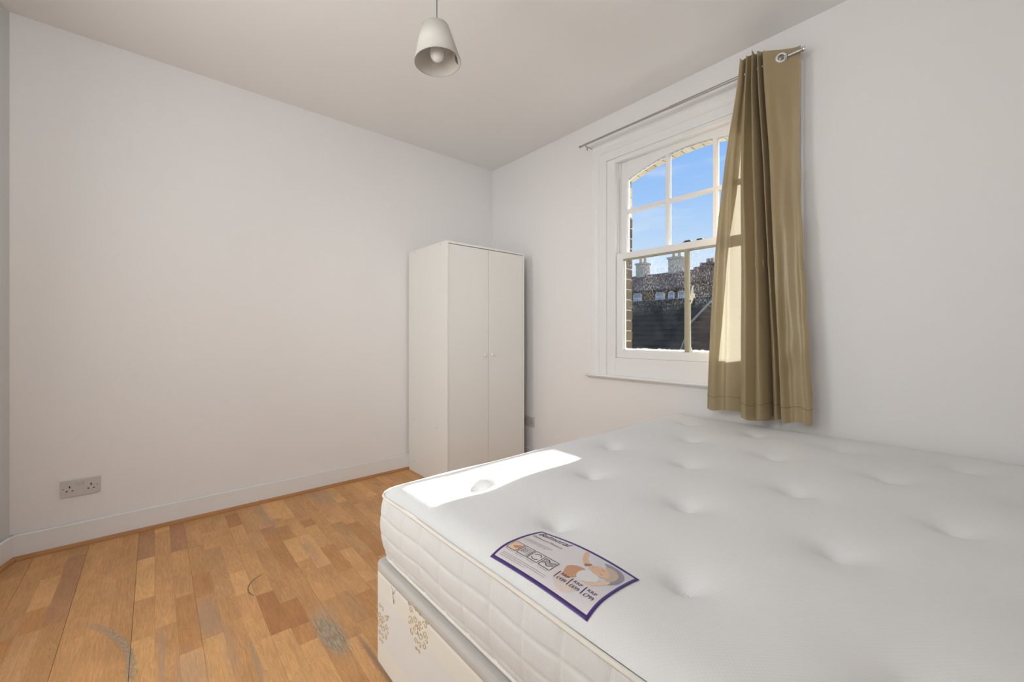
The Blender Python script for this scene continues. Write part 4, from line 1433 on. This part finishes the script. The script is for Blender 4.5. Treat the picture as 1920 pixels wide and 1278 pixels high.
SUB = 7
NR = 150
def crom(a, b_, c, d, t):
    return 0.5 * (2 * b_ + (-a + c) * t + (2 * a - 5 * b_ + 4 * c - d) * t * t + (-a + 3 * b_ - 3 * c + d) * t ** 3)
ncol = (len(CT) - 1) * SUB + 1
rc = random.Random(5)
vs = []
uvs = []
hem_d = []
for r in range(NR + 1):
    t = r / NR
    row = []
    zn = ZL[0] + (ZL[3] - ZL[0]) * t
    kx = [interp_z(c[0], zn) for c in CT]
    kd = [(c[1] * (1.0 + 0.75 * min(1, t * 6 + .3)) * (1.0 if i > 5 and i < 20 else .6) if (c[1] < 0.034 and 5 < i < 20) else c[1]) * (1 - min(1, t * 1.25)) + c[2] * (1.18 if 5 < i < 20 else 1.0) * min(1, t * 1.25) for i, c in enumerate(CT)]
    for ci in range(len(CT) - 1):
        q = [max(0, min(len(CT) - 1, ci + k)) for k in (-1, 0, 1, 2)]
        for s_ in range(SUB + (1 if ci == len(CT) - 2 else 0)):
            f = s_ / SUB
            x = crom(*[kx[k] for k in q], f)
            d = crom(*[kd[k] for k in q], f)
            col = ci + f
            # top edge: panel sags a bit, hem is uneven
            ztop = 2.545 - 0.012 * math.sin(col * 2.2) if col < 19.5 else 2.528 - 0.042 * min(1, max(0, (col - 20) / 6)) + .012 * max(0, (col - 24) / 2)
            zbot = 0.676 + 0.006 * math.sin(col * 1.7) - (0.012 if 8 < col < 11 else 0)
            if col < 6.5: zbot += 0.008
            z = ztop + (zbot - ztop) * t
            # small creases of the satin
            w_ = 0.0016 * math.sin(z * 9.7 + col * 1.3) * math.sin(col * 1.1 + z * 4) + 0.0005 * math.sin(z * 31 - col * 1.7)
            if 2 < col < 6: w_ += 0.006 * math.sin(col * 4.2 + z * 1.5) * min(1, t * 2)
            w_ *= min(1, t * 4)
            if col > 20:
                # soft creases and dents in the wide right panel
                for (c0, z0, rad_c, rad_z, am) in ((18.2, 1.72, .9, .20, .012), (18.8, 1.02, 1.2, .06, .013), (18.0, 0.93, .8, .045, -.012), (17.2, 1.25, .5, .25, .010), (19.5, 1.30, .9, .2, -.006), (18.6, 1.94, .8, .2, -.006), (20.2, .86, 1, .12, .006)):
                    g = ((col - 4 - c0 - (z - z0) * 1.5) / rad_c) ** 2 + ((z - z0) / rad_z) ** 2
                    if g < 9: w_ += am * math.exp(-g)
                x += 0.0022 * math.sin(z * 24 + 1) * max(0, (col - 24)) / 2 * min(1, t * 5)
            if 13 < col < 19:
                w_ += 0.006 * math.exp(-((z - 1.46) / .03) ** 2) * (1 if int(col) % 2 else -1)
            y = 2.343 - d - w_
            y = min(y, D2 - 0.040)
            vs.append((x, y, z))
cm_ = MB()
cm_.add(vs, [(r * ncol + i, (r + 1) * ncol + i, (r + 1) * ncol + i + 1, r * ncol + i + 1) for r in range(NR) for i in range(ncol - 1)], True)
cb = NB('olive_satin')
pp = cb.pos()
slub = cb.noise(cb.mapv(pp, (18, 18, 520)), 1, 3, 0.7)
c_ = cb.mix(slub, srgb(172, 153, 115), srgb(154, 134, 98))
cb.set(color=c_, rough=0.33, spec=0.6, sheen=0.15)
cb.b.inputs['Anisotropic'].default_value = 0.35
cb.bump(slub, 0.12, 0.0005)
tl = cb.n('ShaderNodeBsdfTranslucent')
tl.inputs[0].default_value = (0.90, 0.84, 0.68, 1)
ms = cb.n('ShaderNodeMixShader')
ms.inputs[0].default_value = 0.115
cb.l(cb.b.outputs[0], ms.inputs[1]); cb.l(tl.outputs[0], ms.inputs[2]); cb.l(ms.outputs[0], cb.o.inputs['Surface'])
curt_m = cb.m
curtain = empty('curtain', (2.38, 2.343, 2.467), 'olive gold satin eyelet curtain drawn to the right of the window', 'curtain')
fab = obj('fabric', cm_, curt_m, curtain)
# hem stitched at the foot
hm = MB()
rI = NR - 6
hv = []
for i in range(ncol):
    p = vs[rI * ncol + i]
    hv.append((p[0], p[1] - .0006, p[2]))
hm.tube(hv[::2], 0.0008, 5)
obj('hem_stitch', hm, simple('olive_thread', srgb(96, 80, 50), 0.7), curtain)
# the visible eyelet, lying in the plane of the cloth
ex = 2.447
ez = 2.4665
near = min(range(len(vs)), key=lambda k: (vs[k][0] - ex) ** 2 + (vs[k][2] - ez) ** 2)
ey = vs[near][1]
ii = near
tx_ = (Vector(vs[ii + 3]) - Vector(vs[ii - 3])).normalized()
nn = tx_.cross(Vector((0, 0, 1))).normalized()
if nn.y > 0: nn = -nn
obj('eyelet', MB().lathe([(.0145, .002), (.017, .0045), (.021, .0045), (.0245, .001), (.0245, -.002), (.0145, -.002)], (ex, ey, ez), 32, tuple(nn), closed=True), simple('satin_eyelet_ring', (0.80, 0.79, 0.76, 1), 0.3, metal=0.25), curtain)
obj('eyelet_hole', MB().lathe([(0.0, .0018), (.0148, .0018), (.0148, -.001)], (ex, ey, ez), 24, tuple(nn)), simple('eyelet_shadow', (0.30, 0.29, 0.28, 1), 0.3, metal=0.8), curtain)
